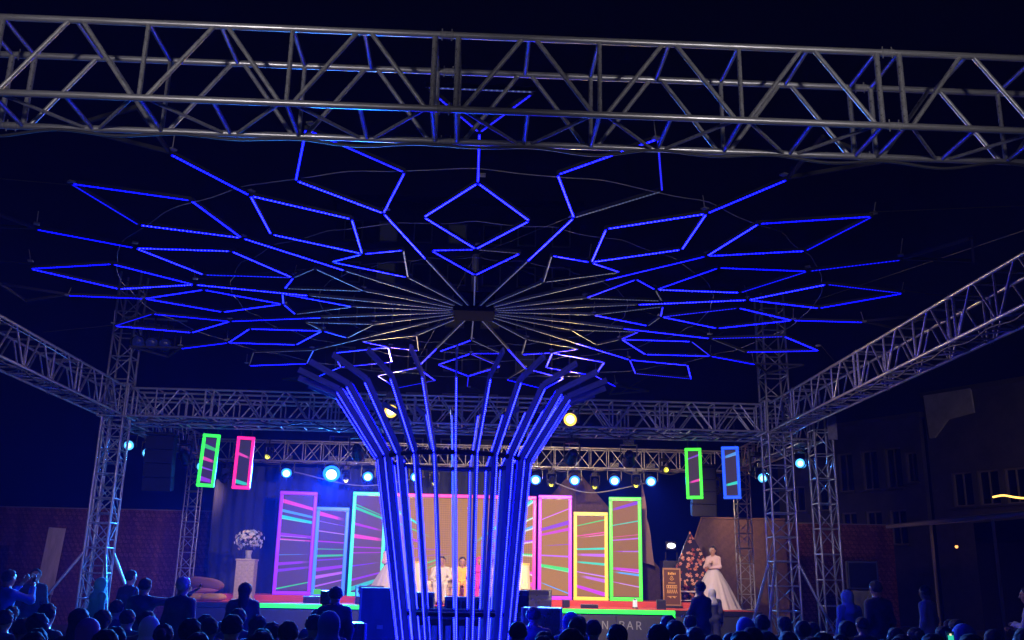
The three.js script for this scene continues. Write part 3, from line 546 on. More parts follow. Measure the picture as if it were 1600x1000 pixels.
// ------------------------------------------------------------------ what stands behind the stage
const pleat = (w, h, n, amp, thick = .04) => { // hanging cloth with folds and thickness
  const g = new THREE.BoxGeometry(w, h, thick, n * 6, 4, 1), p = g.attributes.position;
  for (let i = 0; i < p.count; i++) p.setZ(i, p.getZ(i) + amp * Math.sin(p.getX(i) / w * n * 6.283 + .6 * Math.sin(p.getY(i) * 1.3)) + amp * .5 * Math.sin(p.getX(i) * 5.1));
  g.computeVertexNormals(); return g;
};
{
  const navy = S({ color: lin(.02, .026, .05), roughness: .95, bumpMap: nFine, bumpScale: .004 });
  solo('stage_curtain', pleat(9.2, 4.6, 26, .05), navy, 'dark navy pleated curtain hanging behind the standing screens', 'curtain', [-3.1, 2.6, -29.6]);
  solo('stage_curtain', pleat(1.25, 3.9, 4, .05), navy, 'narrow dark navy curtain beside the flower plinth', 'curtain', [-7.1, 2.5, -29.2]);
  const canvasM = S({ color: lin(.16, .10, .068), roughness: .95, map: rep(nB, 3, 3), bumpMap: rep(nFine, 6, 6), bumpScale: .006 });
  const tent = (label, x, z, w, h, d) => {
    const t = thing('tent', label, 'tent', [x, 0, z]);
    const sh = new THREE.Shape([new THREE.Vector2(-w / 2, 0), new THREE.Vector2(w / 2, 0), new THREE.Vector2(.05, h), new THREE.Vector2(-.05, h)]);
    mesh('front_sheet', new THREE.ExtrudeGeometry(sh, { depth: .04, bevelEnabled: false }), canvasM, t, [0, 0, 0]);
    const L = Math.hypot(w / 2, h), an = Math.atan2(h, w / 2);
    for (const s of [-1, 1]) mesh('roof_sheet', new THREE.BoxGeometry(L, .03, d), canvasM, t, [s * w / 4, h / 2, -d / 2 - .02], [0, 0, s * -an]);
    tube(t, 'ridge_pole', V(0, h + .02, .1), V(0, h + .02, -d), .03, M.wood, tubeEnd);
    tube(t, 'seam', V(0, 0, .05), V(0, h, .05), .012, M.wood);
  };
  tent('large tan canvas tent rising behind the yellow and green framed screens', 3.4, -31.5, 9.2, 5.25, 3);
  { // flat-topped fabric wall with floral diamond
    const t = thing('fabric_wall', 'tan slant-sided fabric wall behind the woman in the white gown', 'fabric wall', [8.0, 0, -30.2]);
    const sh = new THREE.Shape([[-2.1, 0], [1.9, 0], [1.9, 3.65], [-.75, 3.65]].map(([a, b]) => new THREE.Vector2(a, b)));
    mesh('sheet', new THREE.ExtrudeGeometry(sh, { depth: .06, bevelEnabled: false }), canvasM, t);
    tube(t, 'edge_pole', V(-2.1, 0, .08), V(-.75, 3.68, .08), .03, M.wood, tubeEnd); tube(t, 'edge_pole', V(-.75, 3.68, .08), V(1.9, 3.68, .08), .03, M.wood, tubeEnd);
    const tex = canvasTex(512, 512, (c, w, h) => {
      c.fillStyle = '#1a0e0c'; c.fillRect(0, 0, w, h); const keep = seed; seed = 99;
      for (let i = 0; i < 420; i++) { const x = rnd() * w, y = rnd() * h, r = rr(6, 13); c.fillStyle = ['#b06a4a', '#c98a6a', '#8a3c30', '#d4a080'][i % 4]; for (let k = 0; k < 5; k++) { c.beginPath(); c.ellipse(x + r * .6 * Math.cos(k * 1.257 + i), y + r * .6 * Math.sin(k * 1.257 + i), r * .5, r * .3, k * 1.257 + i, 0, 7); c.fill(); } c.fillStyle = '#3a1a14'; c.beginPath(); c.arc(x, y, r * .2, 0, 7); c.fill(); }
      seed = keep;
    });
    const sh2 = new THREE.Shape([[0, 2.05], [-.62, .6], [-.1, -.05], [.12, -.05], [.66, .85]].map(([a, b]) => new THREE.Vector2(a, b)));
    const g = new THREE.ExtrudeGeometry(sh2, { depth: .04, bevelEnabled: true, bevelSize: .01, bevelThickness: .01, bevelSegments: 1 });
    const u = g.attributes.uv, p = g.attributes.position; for (let i = 0; i < u.count; i++) u.setXY(i, (p.getX(i) + .7) / 2.1, p.getY(i) / 2.1);
    const d = thing('floral_board', 'dark diamond-shaped board printed with orange flowers beside the woman in white', 'board', [6.42, SY + .09, -28.2], 0);
    mesh('board', g, S({ map: tex, roughness: .85 }), d); tube(d, 'stand', V(0, -.09, -.05), V(.1, 1.2, -.05), .02, M.wood, tubeEnd);
  }
  { // feather flag
    const t = thing('feather_flag', 'tall narrow tan feather flag behind the green framed screen', 'flag', [5.45, 0, -30.9]);
    tube(t, 'pole', V(0, 0, 0), V(.06, 4.9, 0), .018, M.aluDull, tubeEnd);
    const sh = new THREE.Shape([new THREE.Vector2(.06, 4.85), new THREE.Vector2(.03, 2.3)]); sh.lineTo(.42, 2.2); sh.bezierCurveTo(.3, 3, .36, 3.2, .2, 3.7); sh.bezierCurveTo(.22, 4.2, .12, 4.5, .06, 4.85);
    mesh('cloth', new THREE.ExtrudeGeometry(sh, { depth: .012, bevelEnabled: false, curveSegments: 8 }), S({ color: lin(.45, .28, .2), roughness: .9 }), t);
  }
  { // low railing
    const t = thing('rope_railing', 'low pale railing behind the woman in the white gown', 'railing', [6.2, SY + .012, -27.6]);
    const m = S({ color: lin(.6, .55, .52), roughness: .6 });
    for (const x of [-.6, .9]) tube(t, 'post', V(x, 0, 0), V(x, .46, 0), .025, m, tubeEnd);
    tube(t, 'rail', V(-.62, .44, 0), V(.92, .44, 0), .022, m, tubeEnd); tube(t, 'rail', V(-.6, .2, 0), V(.9, .2, 0), .016, m, tubeEnd);
  }
  // printed fabric walls round the ground
  const leafTex = canvasTex(512, 512, (c, w, h) => {
    c.fillStyle = '#4a2a22'; c.fillRect(0, 0, w, h); const keep = seed; seed = 55;
    for (let j = 0; j < 16; j++) for (let i = 0; i < 16; i++) { const x = (i + (j % 2) * .5) * 32, y = j * 32; c.strokeStyle = ['#7a4a38', '#8a5842', '#6a3c30'][Math.floor(rnd() * 3)]; c.lineWidth = 3.2; c.beginPath(); c.ellipse(x + 16, y + 16, 15, 8, .7 + rr(-.2, .2), 0, 7); c.stroke(); c.beginPath(); c.moveTo(x + 4, y + 6); c.lineTo(x + 28, y + 26); c.stroke(); c.fillStyle = 'rgba(20,8,8,.4)'; c.fillRect(x + rr(0, 20), y + rr(0, 20), 8, 6); }
    seed = keep;
  });
  const wallM = S({ map: rep(leafTex, 3.2, 1.6), roughness: .95 }), wallM2 = S({ map: rep(leafTex, 1.7, 1.6), roughness: .95 });
  const fw = (label, x0, x1, z, h, m, turn = 0) => {
    const w = x1 - x0, t = thing('printed_fabric_wall', label, 'fabric wall', [(x0 + x1) / 2, 0, z], turn);
    mesh('cloth', pleat(w, h, Math.round(w * 1.2), .03), m, t, [0, h / 2, 0]);
    const n = Math.ceil(w / 2.4); for (let i = 0; i <= n; i++) tube(t, 'post', V(-w / 2 + w * i / n, 0, -.12), V(-w / 2 + w * i / n, h + .05, -.12), .03, M.aluDull, tubeEnd);
    tube(t, 'rail', V(-w / 2, h + .02, -.1), V(w / 2, h + .02, -.1), .022, M.aluDull, tubeEnd);
  };
  fw('brown leaf-printed fabric wall behind the tall tower near the white banner', -16.6, -8.2, -33, 3.72, wallM);
  fw('brown leaf-printed fabric wall between the white gown tower and the shed', 9.9, 14.6, -33, 3.75, wallM2);
  { const t = thing('white_banner', 'leaning plain white banner panel in front of the printed wall', 'banner', [-13.4, 0, -31.6], .1); t.rotation.z = -.06;
    mesh('sheet', box(.52, 2.05, .03, .008), S({ color: lin(.62, .56, .54), roughness: .85, map: nB }), t, [0, 2.0, 0]); tube(t, 'post', V(-.2, 0, -.05), V(-.2, 3, -.05), .02, M.aluDull, tubeEnd); tube(t, 'post', V(.2, 0, -.05), V(.2, 3, -.05), .02, M.aluDull, tubeEnd); }
  solo('grey_curtain', pleat(1.7, 2.9, 5, .06), S({ color: lin(.2, .19, .19), roughness: .95 }), 'grey hanging curtain at the edge of the printed fabric wall', 'curtain', [-15.2, 1.75, -29.2]);
}

// ------------------------------------------------------------------ buildings on the dark side
{
  const wallMat = S({ color: lin(.105, .095, .092), roughness: .95, map: rep(nB, .3, .3), bumpMap: rep(nFine, 1, 1), bumpScale: .01 }), pale = S({ color: lin(.6, .58, .58), roughness: .95, map: rep(nB, .4, .4) });
  const frameM = S({ color: lin(.2, .17, .15), roughness: .8 }), glassM = S({ color: lin(.01, .011, .015), roughness: .15 }), litM = neon(.5, .45, .38);
  function block(label, x, z, turn, w, h, d, wins, lits = []) {
    const t = thing('apartment_block', label, 'building', [x, 0, z], turn);
    const sh = new THREE.Shape([[0, 0], [w, 0], [w, h], [0, h]].map(([a, b]) => new THREE.Vector2(a, b)));
    for (const [a, b, ww, hh] of wins) sh.holes.push(new THREE.Path([[a, b], [a, b + hh], [a + ww, b + hh], [a + ww, b]].map(([p, q]) => new THREE.Vector2(p, q))));
    const g = new THREE.ExtrudeGeometry(sh, { depth: .3, bevelEnabled: false }); g.translate(0, 0, -.3);
    mesh('wall', g, wallMat, t); mesh('wall', new THREE.BoxGeometry(w - .02, h - .02, d - .5), M.blackMatte, t, [w / 2, h / 2, -.5 - (d - .5) / 2]);
    mesh('wall', new THREE.BoxGeometry(.2, h, d - .31), wallMat, t, [.1, h / 2, -.31 - (d - .31) / 2]);
    mesh('parapet', box(w + .2, .22, .45), wallMat, t, [w / 2, h + .11, -.15]);
    wins.forEach(([a, b, ww, hh], i) => {
      const f = mesh('window', mergeGeometries([new THREE.BoxGeometry(ww, .07, .09).translate(0, hh / 2 - .035, 0), new THREE.BoxGeometry(ww, .07, .09).translate(0, -hh / 2 + .035, 0), new THREE.BoxGeometry(.07, hh - .15, .09).translate(-ww / 2 + .035, 0, 0), new THREE.BoxGeometry(.07, hh - .15, .09).translate(ww / 2 - .035, 0, 0), new THREE.BoxGeometry(.05, hh - .15, .07)]), frameM, t, [a + ww / 2, b + hh / 2, -.16]);
      mesh('pane', new THREE.BoxGeometry(ww - .1, hh - .1, .02), lits.includes(i) ? litM : glassM, f, [0, 0, -.05]);
      mesh('sill', box(ww + .2, .08, .2), wallMat, t, [a + ww / 2, b - .05, .06]);
    });
    return t;
  }
  const W = (xs, y, w, h) => xs.map((x) => [x, y, w, h]);
  const dir = Math.atan2(-(-36.5 + 47), 21.6 - 17.3); // run of the facade towards the viewer
  void dir;
  const turnB = -1.02;
  block('low dark apartment block next to the lattice tower beside the shed', 16.2, -50, turnB + .35, 3.6, 7.9, 4, [...W([.5, 2.1], 5.4, .9, 1.3), ...W([.5, 2.1], 3.4, .9, 1.3)], []);
  block('middle dark apartment block with a row of narrow windows', 18.0, -47.4, turnB, 5.2, 9.4, 5, [...W([.5, 1.9, 3.2], 6.2, .9, 1.9), ...W([.5, 1.9, 3.2], 3.6, .9, 1.6), [4.3, 6.4, .6, 1.4]], []);
  const b3 = block('dark apartment block over the shed with one lit window and a string light', 21.0, -42.9, turnB, 9, 10.3, 6, [...W([1.0, 2.2, 3.4], 5.2, .95, 1.5), ...W([4.6, 6.2], 6.6, .9, 1.6), ...W([5.2, 7.0], 4.2, 1, 1.4)], [3]);
  { const sh = new THREE.Shape([[0, 2], [2.3, 2], [2.35, .9], [1.1, .75], [.35, 0], [.1, 0]].map(([p, q]) => new THREE.Vector2(p, q))); mesh('plaster_patch', new THREE.ExtrudeGeometry(sh, { depth: .12, bevelEnabled: false }), pale, b3, [.1, 8.35, .01]); }
  // string of warm bulbs along that facade
  const pts = []; for (let i = 0; i <= 16; i++) pts.push(V(20.3 + i * .22, 5.15 + .06 * Math.sin(i * 1.7) - .10 * Math.sin(i / 16 * 3.14), -36.6 + i * .36));
  const t = thing('rope_light', 'warm orange rope light sagging along the dark apartment block', 'string light');
  mesh('light_tube', new THREE.TubeGeometry(new THREE.CatmullRomCurve3(pts), 60, .035, 6), neon(2.6, 1.3, .25, 1.4), t);
  const pl = new THREE.PointLight(lin(1, .5, .12), 3.0); pl.position.set(22.0, 4.9, -34.0); pl.shadow.radius = 20; lit(pl);
  // long open shed
  const s = thing('open_shed', 'long dark open-fronted shed with a pale roof edge', 'shed', [14.4, 0, -34]);
  const sd = V(1.9, 0, 14).normalize(), ln = 16, ang = Math.atan2(sd.x, sd.z), roofM = S({ color: lin(.2, .2, .22), roughness: .7, map: nB });
  s.rotation.y = ang;
  mesh('roof', new THREE.BoxGeometry(4.2, .06, ln), roofM, s, [2.0, 4.0, ln / 2], [0, 0, .12]);
  mesh('gutter', box(.12, .12, ln, .03), S({ color: lin(.42, .42, .45), roughness: .6, map: rep(nB, 1, 6) }), s, [-.08, 3.7, ln / 2]);
  for (let i = 0; i < 6; i++) { const q = mesh('post', new THREE.CylinderGeometry(.045, .05, 3.7, 10), M.aluDull, s, [0, 1.85, .3 + i * 3.05]); void q; }
  mesh('back_wall', new THREE.BoxGeometry(.1, 4.0, ln), M.blackMatte, s, [4.0, 2.0, ln / 2]);
  for (const [u, y] of [[4.0, 2.95], [9.3, 3.15]]) {
    const p = V(.4, y, u).applyAxisAngle(V(0, 1, 0), ang).add(V(14.4, 0, -34));
    const b = thing('pendant_lamp', u < 5 ? 'tiny orange hanging bulb under the shed near the printed wall' : 'tiny orange hanging bulb under the shed nearer the viewer', 'lamp', p.toArray(), 0, 'bulbs under the shed');
    mesh('bulb', new THREE.SphereGeometry(.05, 10, 8), neon(2.2, .9, .25), b); mesh('socket', new THREE.CylinderGeometry(.02, .03, .08, 8), M.black, b, [0, .08, 0]); tube(b, 'cord', V(0, .1, 0), V(0, 3.8 - y, 0), .006, M.wire);
    const l = new THREE.PointLight(lin(1, .5, .15), .25); l.position.copy(p); l.shadow.radius = 3; lit(l);
  }
}
{ // unseen street lamp added beyond the frame to brighten the apartment blocks
  const t = thing('added_street_lamp', 'added street lamp standing before the apartment blocks', 'street lamp', [24.5, 0, -29.5]);
  tube(t, 'pole', V(0, 0, 0), V(0, 7.6, 0), .07, M.aluDull, tubeEnd); tube(t, 'arm', V(0, 7.5, 0), V(-.9, 7.8, -.5), .04, M.aluDull, tubeEnd);
  mesh('housing', box(.5, .12, .25), M.black, t, [-1.0, 7.85, -.55]); mesh('lamp_lens', box(.4, .03, .2, .005), neon(3, 2.4, 1.7), t, [-1.0, 7.775, -.55]);
  const l = new THREE.SpotLight(lin(1, .9, .85), 22, 0, 1.25, .7); l.position.set(23.5, 7.72, -30.05); l.target.position.set(20, 5.5, -42); l.shadow.radius = 8; lit(l);
}
{ // tall block far behind the stage, a few dim windows lit
  const t = thing('distant_tower_block', 'tall dark tower block far behind the stage with a few dim windows', 'building', [-1.5, 0, -62]);
  mesh('wall', new THREE.BoxGeometry(17, 27, 8), S({ color: lin(.03, .03, .035), roughness: .95, map: rep(nB, 4, 6) }), t, [0, 13.5, -4]);
  mesh('roof_slab', box(17.6, .4, 8.6), M.blackMatte, t, [0, 27.2, -4]);
  const keep = seed; seed = 808; const fr = new THREE.BoxGeometry(1.3, 1.5, .12), pn = new THREE.BoxGeometry(1.1, 1.3, .04), lw = [neon(.010, .008, .006), neon(.006, .006, .008)], dk = S({ color: lin(.01, .01, .014), roughness: .2 });
  for (let f = 3; f < 9; f++) for (let i = 0; i < 7; i++) { const w = mesh('window', fr, M.aluDull, t, [-7.2 + i * 2.4, f * 3 + .8, .03]); mesh('pane', pn, rnd() < .14 ? lw[rnd() < .5 ? 0 : 1] : dk, w, [0, 0, .05]); }
  seed = keep;
}
{ // floor speaker by the far tower
  const t = thing('floor_speaker', 'big black speaker on a stand beside the shed end of the stage', 'speaker', [8.9, 0, -21.9], -.3);
  mesh('stand', box(.5, 1.6, .5), M.black, t, [0, .8, 0]); mesh('cabinet', box(.66, .62, .55), S({ color: lin(.02, .03, .05), roughness: .6 }), t, [0, 1.92, 0]); mesh('grille', box(.58, .54, .02, .004), M.blackMatte, t, [0, 1.92, .285]);
}

// ------------------------------------------------------------------ people
const skinTones = [lin(.22, .12, .075), lin(.30, .17, .11), lin(.17, .09, .055)];
const skinM = skinTones.map((c) => S({ color: c, roughness: .55 })), hairM = [S({ color: lin(.010, .009, .009), roughness: .88, bumpMap: nFine, bumpScale: .003 }), S({ color: lin(.02, .014, .011), roughness: .85 }), S({ color: lin(.25, .25, .26), roughness: .7 })];
const sstep = (d, k) => k; void sstep;
const smin = (a, b, k) => { const h = Math.max(k - Math.abs(a - b), 0) / k; return Math.min(a, b) - h * h * k * .25; };
function capD(x, y, z, c) {
  const { a, d, l2, ra, rb } = c, px = x - a[0], py = y - a[1], pz = z - a[2];
  const t = Math.max(0, Math.min(1, (px * d[0] + py * d[1] + pz * d[2]) / l2)), qx = px - d[0] * t, qy = py - d[1] * t, qz = (pz - d[2] * t) * c.fz;
  return Math.sqrt(qx * qx + qy * qy + qz * qz) - (ra + (rb - ra) * t);
}
const cap = (a, b, ra, rb = ra, fz = 1) => { const d = [b[0] - a[0], b[1] - a[1], b[2] - a[2]]; return { a, d, l2: Math.max(1e-6, d[0] ** 2 + d[1] ** 2 + d[2] ** 2), ra, rb, fz, lo: [0, 1, 2].map((i) => Math.min(a[i], b[i]) - Math.max(ra, rb) - .06), hi: [0, 1, 2].map((i) => Math.max(a[i], b[i]) + Math.max(ra, rb) + .06) }; };
const ell = (x, y, z, c, r) => { const q = Math.hypot((x - c[0]) / r[0], (y - c[1]) / r[1], (z - c[2]) / r[2]); return (q - 1) * Math.min(r[0], r[1], r[2]); };
// mesh the field f (negative inside) within the box lo..hi
function sdfGeo(f, lo, hi, cell) {
  const size = Math.max(hi[0] - lo[0], hi[1] - lo[1], hi[2] - lo[2]) + cell * 6, n = Math.ceil(size / cell), c = [0, 1, 2].map((i) => (lo[i] + hi[i]) / 2);
  const mc = new MarchingCubes(n, skinM[0], false, false, 60000); mc.isolation = 0; mc.field.fill(-1);
  const half = n / 2, s = size / 2;
  for (let k = 0; k < n; k++) { const z = (k - half) / half * s + c[2]; if (z < lo[2] - cell || z > hi[2] + cell) continue;
    for (let j = 0; j < n; j++) { const y = (j - half) / half * s + c[1]; if (y < lo[1] - cell || y > hi[1] + cell) continue;
      for (let i = 0; i < n; i++) { const x = (i - half) / half * s + c[0]; if (x < lo[0] - cell || x > hi[0] + cell) continue; mc.field[i + j * n + k * n * n] = -f(x, y, z); } } }
  mc.update();
  const g = new THREE.BufferGeometry(), m = mc.count;
  const P = new Float32Array(m * 3), N = new Float32Array(m * 3);
  for (let i = 0; i < m; i++) for (let q = 0; q < 3; q++) { P[i * 3 + q] = mc.positionArray[i * 3 + q] * s + c[q]; N[i * 3 + q] = mc.normalArray[i * 3 + q]; }
  g.setAttribute('position', new THREE.BufferAttribute(P, 3)); g.setAttribute('normal', new THREE.BufferAttribute(N, 3)); g.setAttribute('uv', new THREE.BufferAttribute(new Float32Array(m * 2), 2));
  // orient triangles with their normals
  for (let i = 0; i < m; i += 3) {
    const a = V().fromArray(P, i * 3), b = V().fromArray(P, i * 3 + 3), d = V().fromArray(P, i * 3 + 6), nn = b.clone().sub(a).cross(d.clone().sub(a));
    if (nn.dot(V().fromArray(N, i * 3)) < 0) for (let q = 0; q < 3; q++) { let t = P[i * 3 + 3 + q]; P[i * 3 + 3 + q] = P[i * 3 + 6 + q]; P[i * 3 + 6 + q] = t; t = N[i * 3 + 3 + q]; N[i * 3 + 3 + q] = N[i * 3 + 6 + q]; N[i * 3 + 6 + q] = t; }
  }
  return g;
}
const field = (caps, k) => (x, y, z) => { let d = 1; for (const c of caps) if (x > c.lo[0] && x < c.hi[0] && y > c.lo[1] && y < c.hi[1] && z > c.lo[2] && z < c.hi[2]) d = smin(d, capD(x, y, z, c), k); return d; };
const bounds = (caps) => [[0, 1, 2].map((i) => Math.min(...caps.map((c) => c.lo[i]))), [0, 1, 2].map((i) => Math.max(...caps.map((c) => c.hi[i])))];
// a hand of palm, four fingers and a thumb; e: elbow, w: wrist; curl bends the fingers towards n
function handGeo(e, w, n, side, curl = .5) {
  const d = V(...w).sub(V(...e)).normalize(), N = V(...n).addScaledVector(d, -V(...n).dot(d)).normalize(), x = d.clone().cross(N).multiplyScalar(side), o = V(...w), gs = [];
  const stick = (a, b, r) => { const l = a.distanceTo(b), g = new THREE.CapsuleGeometry(r, l, 2, 6); g.applyQuaternion(new THREE.Quaternion().setFromUnitVectors(YUP, b.clone().sub(a).normalize())); g.translate(...a.clone().add(b).multiplyScalar(.5).toArray()); gs.push(g); };
  const palm = new THREE.SphereGeometry(1, 10, 8); palm.applyMatrix4(new THREE.Matrix4().makeBasis(x, d, N).multiply(new THREE.Matrix4().makeScale(.042, .055, .018))); palm.translate(...o.clone().addScaledVector(d, .05).toArray()); gs.push(palm);
  [[-.030, .070], [-.010, .078], [.010, .074], [.029, .058]].forEach(([q, l]) => { const a = o.clone().addScaledVector(d, .092).addScaledVector(x, q), b = a.clone().addScaledVector(d, l * .5 * Math.cos(curl)).addScaledVector(N, l * .5 * Math.sin(curl)), c = b.clone().addScaledVector(d, l * .5 * Math.cos(curl * 2.2)).addScaledVector(N, l * .5 * Math.sin(curl * 2.2)); stick(a, b, .009); stick(b, c, .008); });
  const a = o.clone().addScaledVector(d, .03).addScaledVector(x, -.034), b = a.clone().addScaledVector(d, .03).addScaledVector(x, -.026).addScaledVector(N, .008), c = b.clone().addScaledVector(d, .03).addScaledVector(N, .014); stick(a, b, .011); stick(b, c, .009);
  return mergeGeometries(gs.map((g) => g.toNonIndexed()));
}
const strip = (g) => { const q = g.index ? g.toNonIndexed() : g; for (const k of Object.keys(q.attributes)) if (!['position', 'normal', 'uv'].includes(k)) q.deleteAttribute(k); return q; };
// a figure from its joints: returns { body, clothes, hair } geometries; +z is the way it faces
function figure(J, { hair = 'short', cell = .026, headCell = .014, curl = .5, skirt = false, bulk = 1 } = {}) {
  const { hip, chest, neck, head, sh, el, wr, kn, an, toe } = J, mir = (p) => [-p[0], p[1], p[2]], B = [], C = [];
  const R = Array.isArray(sh[0]) ? sh : [sh, mir(sh)], E = Array.isArray(el[0]) ? el : [el, mir(el)], Wr = Array.isArray(wr[0]) ? wr : [wr, mir(wr)], K = Array.isArray(kn[0]) ? kn : [kn, mir(kn)], A = Array.isArray(an[0]) ? an : [an, mir(an)], T = Array.isArray(toe[0]) ? toe : [toe, mir(toe)];
  const wst = [0, 1, 2].map((i) => hip[i] + (chest[i] - hip[i]) * .5);
  const torso = (o, L) => {
    L.push(cap([hip[0] - .06, hip[1], hip[2]], [hip[0] + .06, hip[1], hip[2]], .105 * bulk + o), cap(hip, wst, .115 * bulk + o, .105 * bulk + o, 1.15), cap(wst, chest, .105 * bulk + o, .125 * bulk + o, 1.15), cap([chest[0] - .055, chest[1], chest[2]], [chest[0] + .055, chest[1], chest[2]], .105 * bulk + o, .105 * bulk + o, 1.1));
    for (const i of [0, 1]) L.push(cap([neck[0], neck[1] - .015, neck[2]], [R[i][0] * .86, R[i][1] - .012, R[i][2]], .045 + o, .05 + o));
  };
  torso(0, B); torso(.014, C);
  B.push(cap([neck[0], neck[1] - .05, neck[2]], [head[0], head[1] - .05, head[2] - .01], .058, .05));
  for (const i of [0, 1]) {
    B.push(cap(R[i], E[i], .048 * bulk, .040), cap(E[i], Wr[i], .042, .028)); C.push(cap(R[i], E[i], .056 * bulk + .01, .052), cap(E[i], Wr[i], .053, .042));
    const hp = [hip[0] + (i ? -1 : 1) * .085, hip[1], hip[2]];
    B.push(cap(hp, K[i], .088 * bulk, .06), cap(K[i], A[i], .056, .038), cap(A[i], T[i], .042, .032));
    if (!skirt) C.push(cap(hp, K[i], .1 * bulk, .078), cap(K[i], A[i], .074, .066));
  }
  const hc = head, hd = [cap([hc[0], hc[1] + .012, hc[2] - .012], [hc[0], hc[1] + .02, hc[2] - .005], .088, .086), cap([hc[0], hc[1] - .05, hc[2] + .03], [hc[0], hc[1] - .078, hc[2] + .045], .052, .036), cap([hc[0], hc[1] - .005, hc[2] + .082], [hc[0], hc[1] - .035, hc[2] + .1], .012, .017), cap([hc[0] - .084, hc[1] - .02, hc[2]], [hc[0] - .086, hc[1] + .012, hc[2] - .01], .014, .017), cap([hc[0] + .084, hc[1] - .02, hc[2]], [hc[0] + .086, hc[1] + .012, hc[2] - .01], .014, .017), cap([hc[0] - .03, hc[1] + .022, hc[2] + .078], [hc[0] + .03, hc[1] + .022, hc[2] + .078], .012)];
  const fb = field([...B, hd[0], hd[1]], .05), body = sdfGeo(fb, ...bounds(B.concat(hd.slice(0, 2))), cell);
  const headG = sdfGeo((x, y, z) => field(hd, .03)(x, y, z), ...bounds(hd), headCell);
  const eye = (s) => new THREE.SphereGeometry(.011, 8, 6).scale(1.2, .8, .7).translate(hc[0] + s * .031, hc[1] + .002, hc[2] + .079);
  const hands = [0, 1].map((i) => handGeo(E[i], Wr[i], J.palm ?? [0, -1, .2], i ? -1 : 1, Array.isArray(curl) ? curl[i] : curl));
  const paint = (g, r, gg, b) => { const q = strip(g), n = q.attributes.position.count, c = new Float32Array(n * 3); for (let i = 0; i < n; i++) c.set([r, gg, b], i * 3); q.setAttribute('color', new THREE.BufferAttribute(c, 3)); return q; };
  const mouth = new THREE.SphereGeometry(.02, 8, 5).scale(1, .3, .4).translate(hc[0], hc[1] - .063, hc[2] + .083);
  const out = { body: mergeGeometries([paint(body, 1, 1, 1), paint(headG, 1, 1, 1), ...hands.map((h) => paint(h, 1, 1, 1)), paint(eye(1), .08, .08, .09), paint(eye(-1), .08, .08, .09), paint(mouth, .8, .35, .35)]) };
  const cutNeck = (x, y, z) => ell(x, y, z, [neck[0], neck[1] + .05, neck[2] + .03], [.085, .09, .09]);
  const fc = field(C, .055); out.clothes = sdfGeo((x, y, z) => Math.max(fc(x, y, z), -cutNeck(x, y, z), y - (neck[1] + .03)), ...bounds(C), cell);
  const skull = (x, y, z) => ell(x, y, z, [hc[0], hc[1] + .018, hc[2] - .012], [.098, .104, .108]);
  const wob = (x, y, z) => .006 * Math.sin(x * 75 + 2 * Math.sin(y * 40)) * Math.sin(y * 60 + z * 55);
  const hl = [hc[0] - .3, hc[1] - .75, hc[2] - .35], hh = [hc[0] + .3, hc[1] + .2, hc[2] + .2];
  let fh;
  if (hair === 'short') fh = (x, y, z) => Math.max(skull(x, y, z) + wob(x, y, z), (z - hc[2]) * .8 - (y - hc[1]) * .6 - .005, hc[1] - .055 - y);
  if (hair === 'long') fh = (x, y, z) => Math.min(Math.max(skull(x, y, z) + wob(x, y, z) - .006, (z - hc[2]) * .85 - (y - hc[1]) * .5 - .01), capD(x, y, z, cap([hc[0], hc[1] - .02, hc[2] - .055], [hc[0], hc[1] - .38, hc[2] - .13], .085, .06, 1.5)) + wob(x, y, z));
  if (hair === 'bun') fh = (x, y, z) => smin(Math.max(skull(x, y, z) + wob(x, y, z), (z - hc[2]) * .8 - (y - hc[1]) * .6 - .005, hc[1] - .07 - y), ell(x, y, z, [hc[0], hc[1] + .03, hc[2] - .125], [.05, .05, .045]), .02);
  if (hair === 'scarf') fh = (x, y, z) => { const o = smin(ell(x, y, z, [hc[0], hc[1] + .01, hc[2] - .015], [.108, .12, .118]), capD(x, y, z, cap([hc[0], hc[1] - .08, hc[2] - .02], [hc[0], hc[1] - .24, hc[2] - .03], .09, .17, 1.1)), .06); return Math.max(o, -ell(x, y, z, [hc[0], hc[1] - .015, hc[2] + .1], [.062, .085, .09]), hc[1] - .3 - y, -(o + .03)); };
  out.hair = sdfGeo(fh, hl, hh, .018);
  return out;
}
const SEAT = { hip: [0, .54, 0], chest: [0, .84, -.03], neck: [0, 1.0, -.02], head: [0, 1.155, .01], sh: [.172, .925, -.02], el: [.25, .70, .05], wr: [.14, .63, .26], kn: [.12, .53, .44], an: [.13, .10, .45], toe: [.14, .045, .6] };
const STAND = { hip: [0, .93, 0], chest: [0, 1.27, -.01], neck: [0, 1.45, -.01], head: [0, 1.59, .02], sh: [.172, 1.365, -.01], el: [.225, 1.10, -.03], wr: [.22, .88, .06], kn: [.11, .5, .02], an: [.11, .09, -.02], toe: [.13, .04, .13] };
const skinV = skinM.map((m) => { const q = m.clone(); q.vertexColors = true; return q; });
const cloth = (r, g, b) => S({ color: lin(r, g, b), roughness: .9, bumpMap: nFine, bumpScale: .002 });
const protos = {
  short: figure(SEAT, { hair: 'short' }), shortB: figure({ ...SEAT, head: [.02, 1.14, .03], el: [[.26, .71, .03], [-.24, .69, .08]] }, { hair: 'short', bulk: 1.1 }),
  long: figure({ ...SEAT, head: [0, 1.14, .01] }, { hair: 'long', bulk: .93 }), bun: figure({ ...SEAT, head: [-.02, 1.14, .02] }, { hair: 'bun', bulk: .93 }), scarf: figure(SEAT, { hair: 'scarf', bulk: .97 }),
};
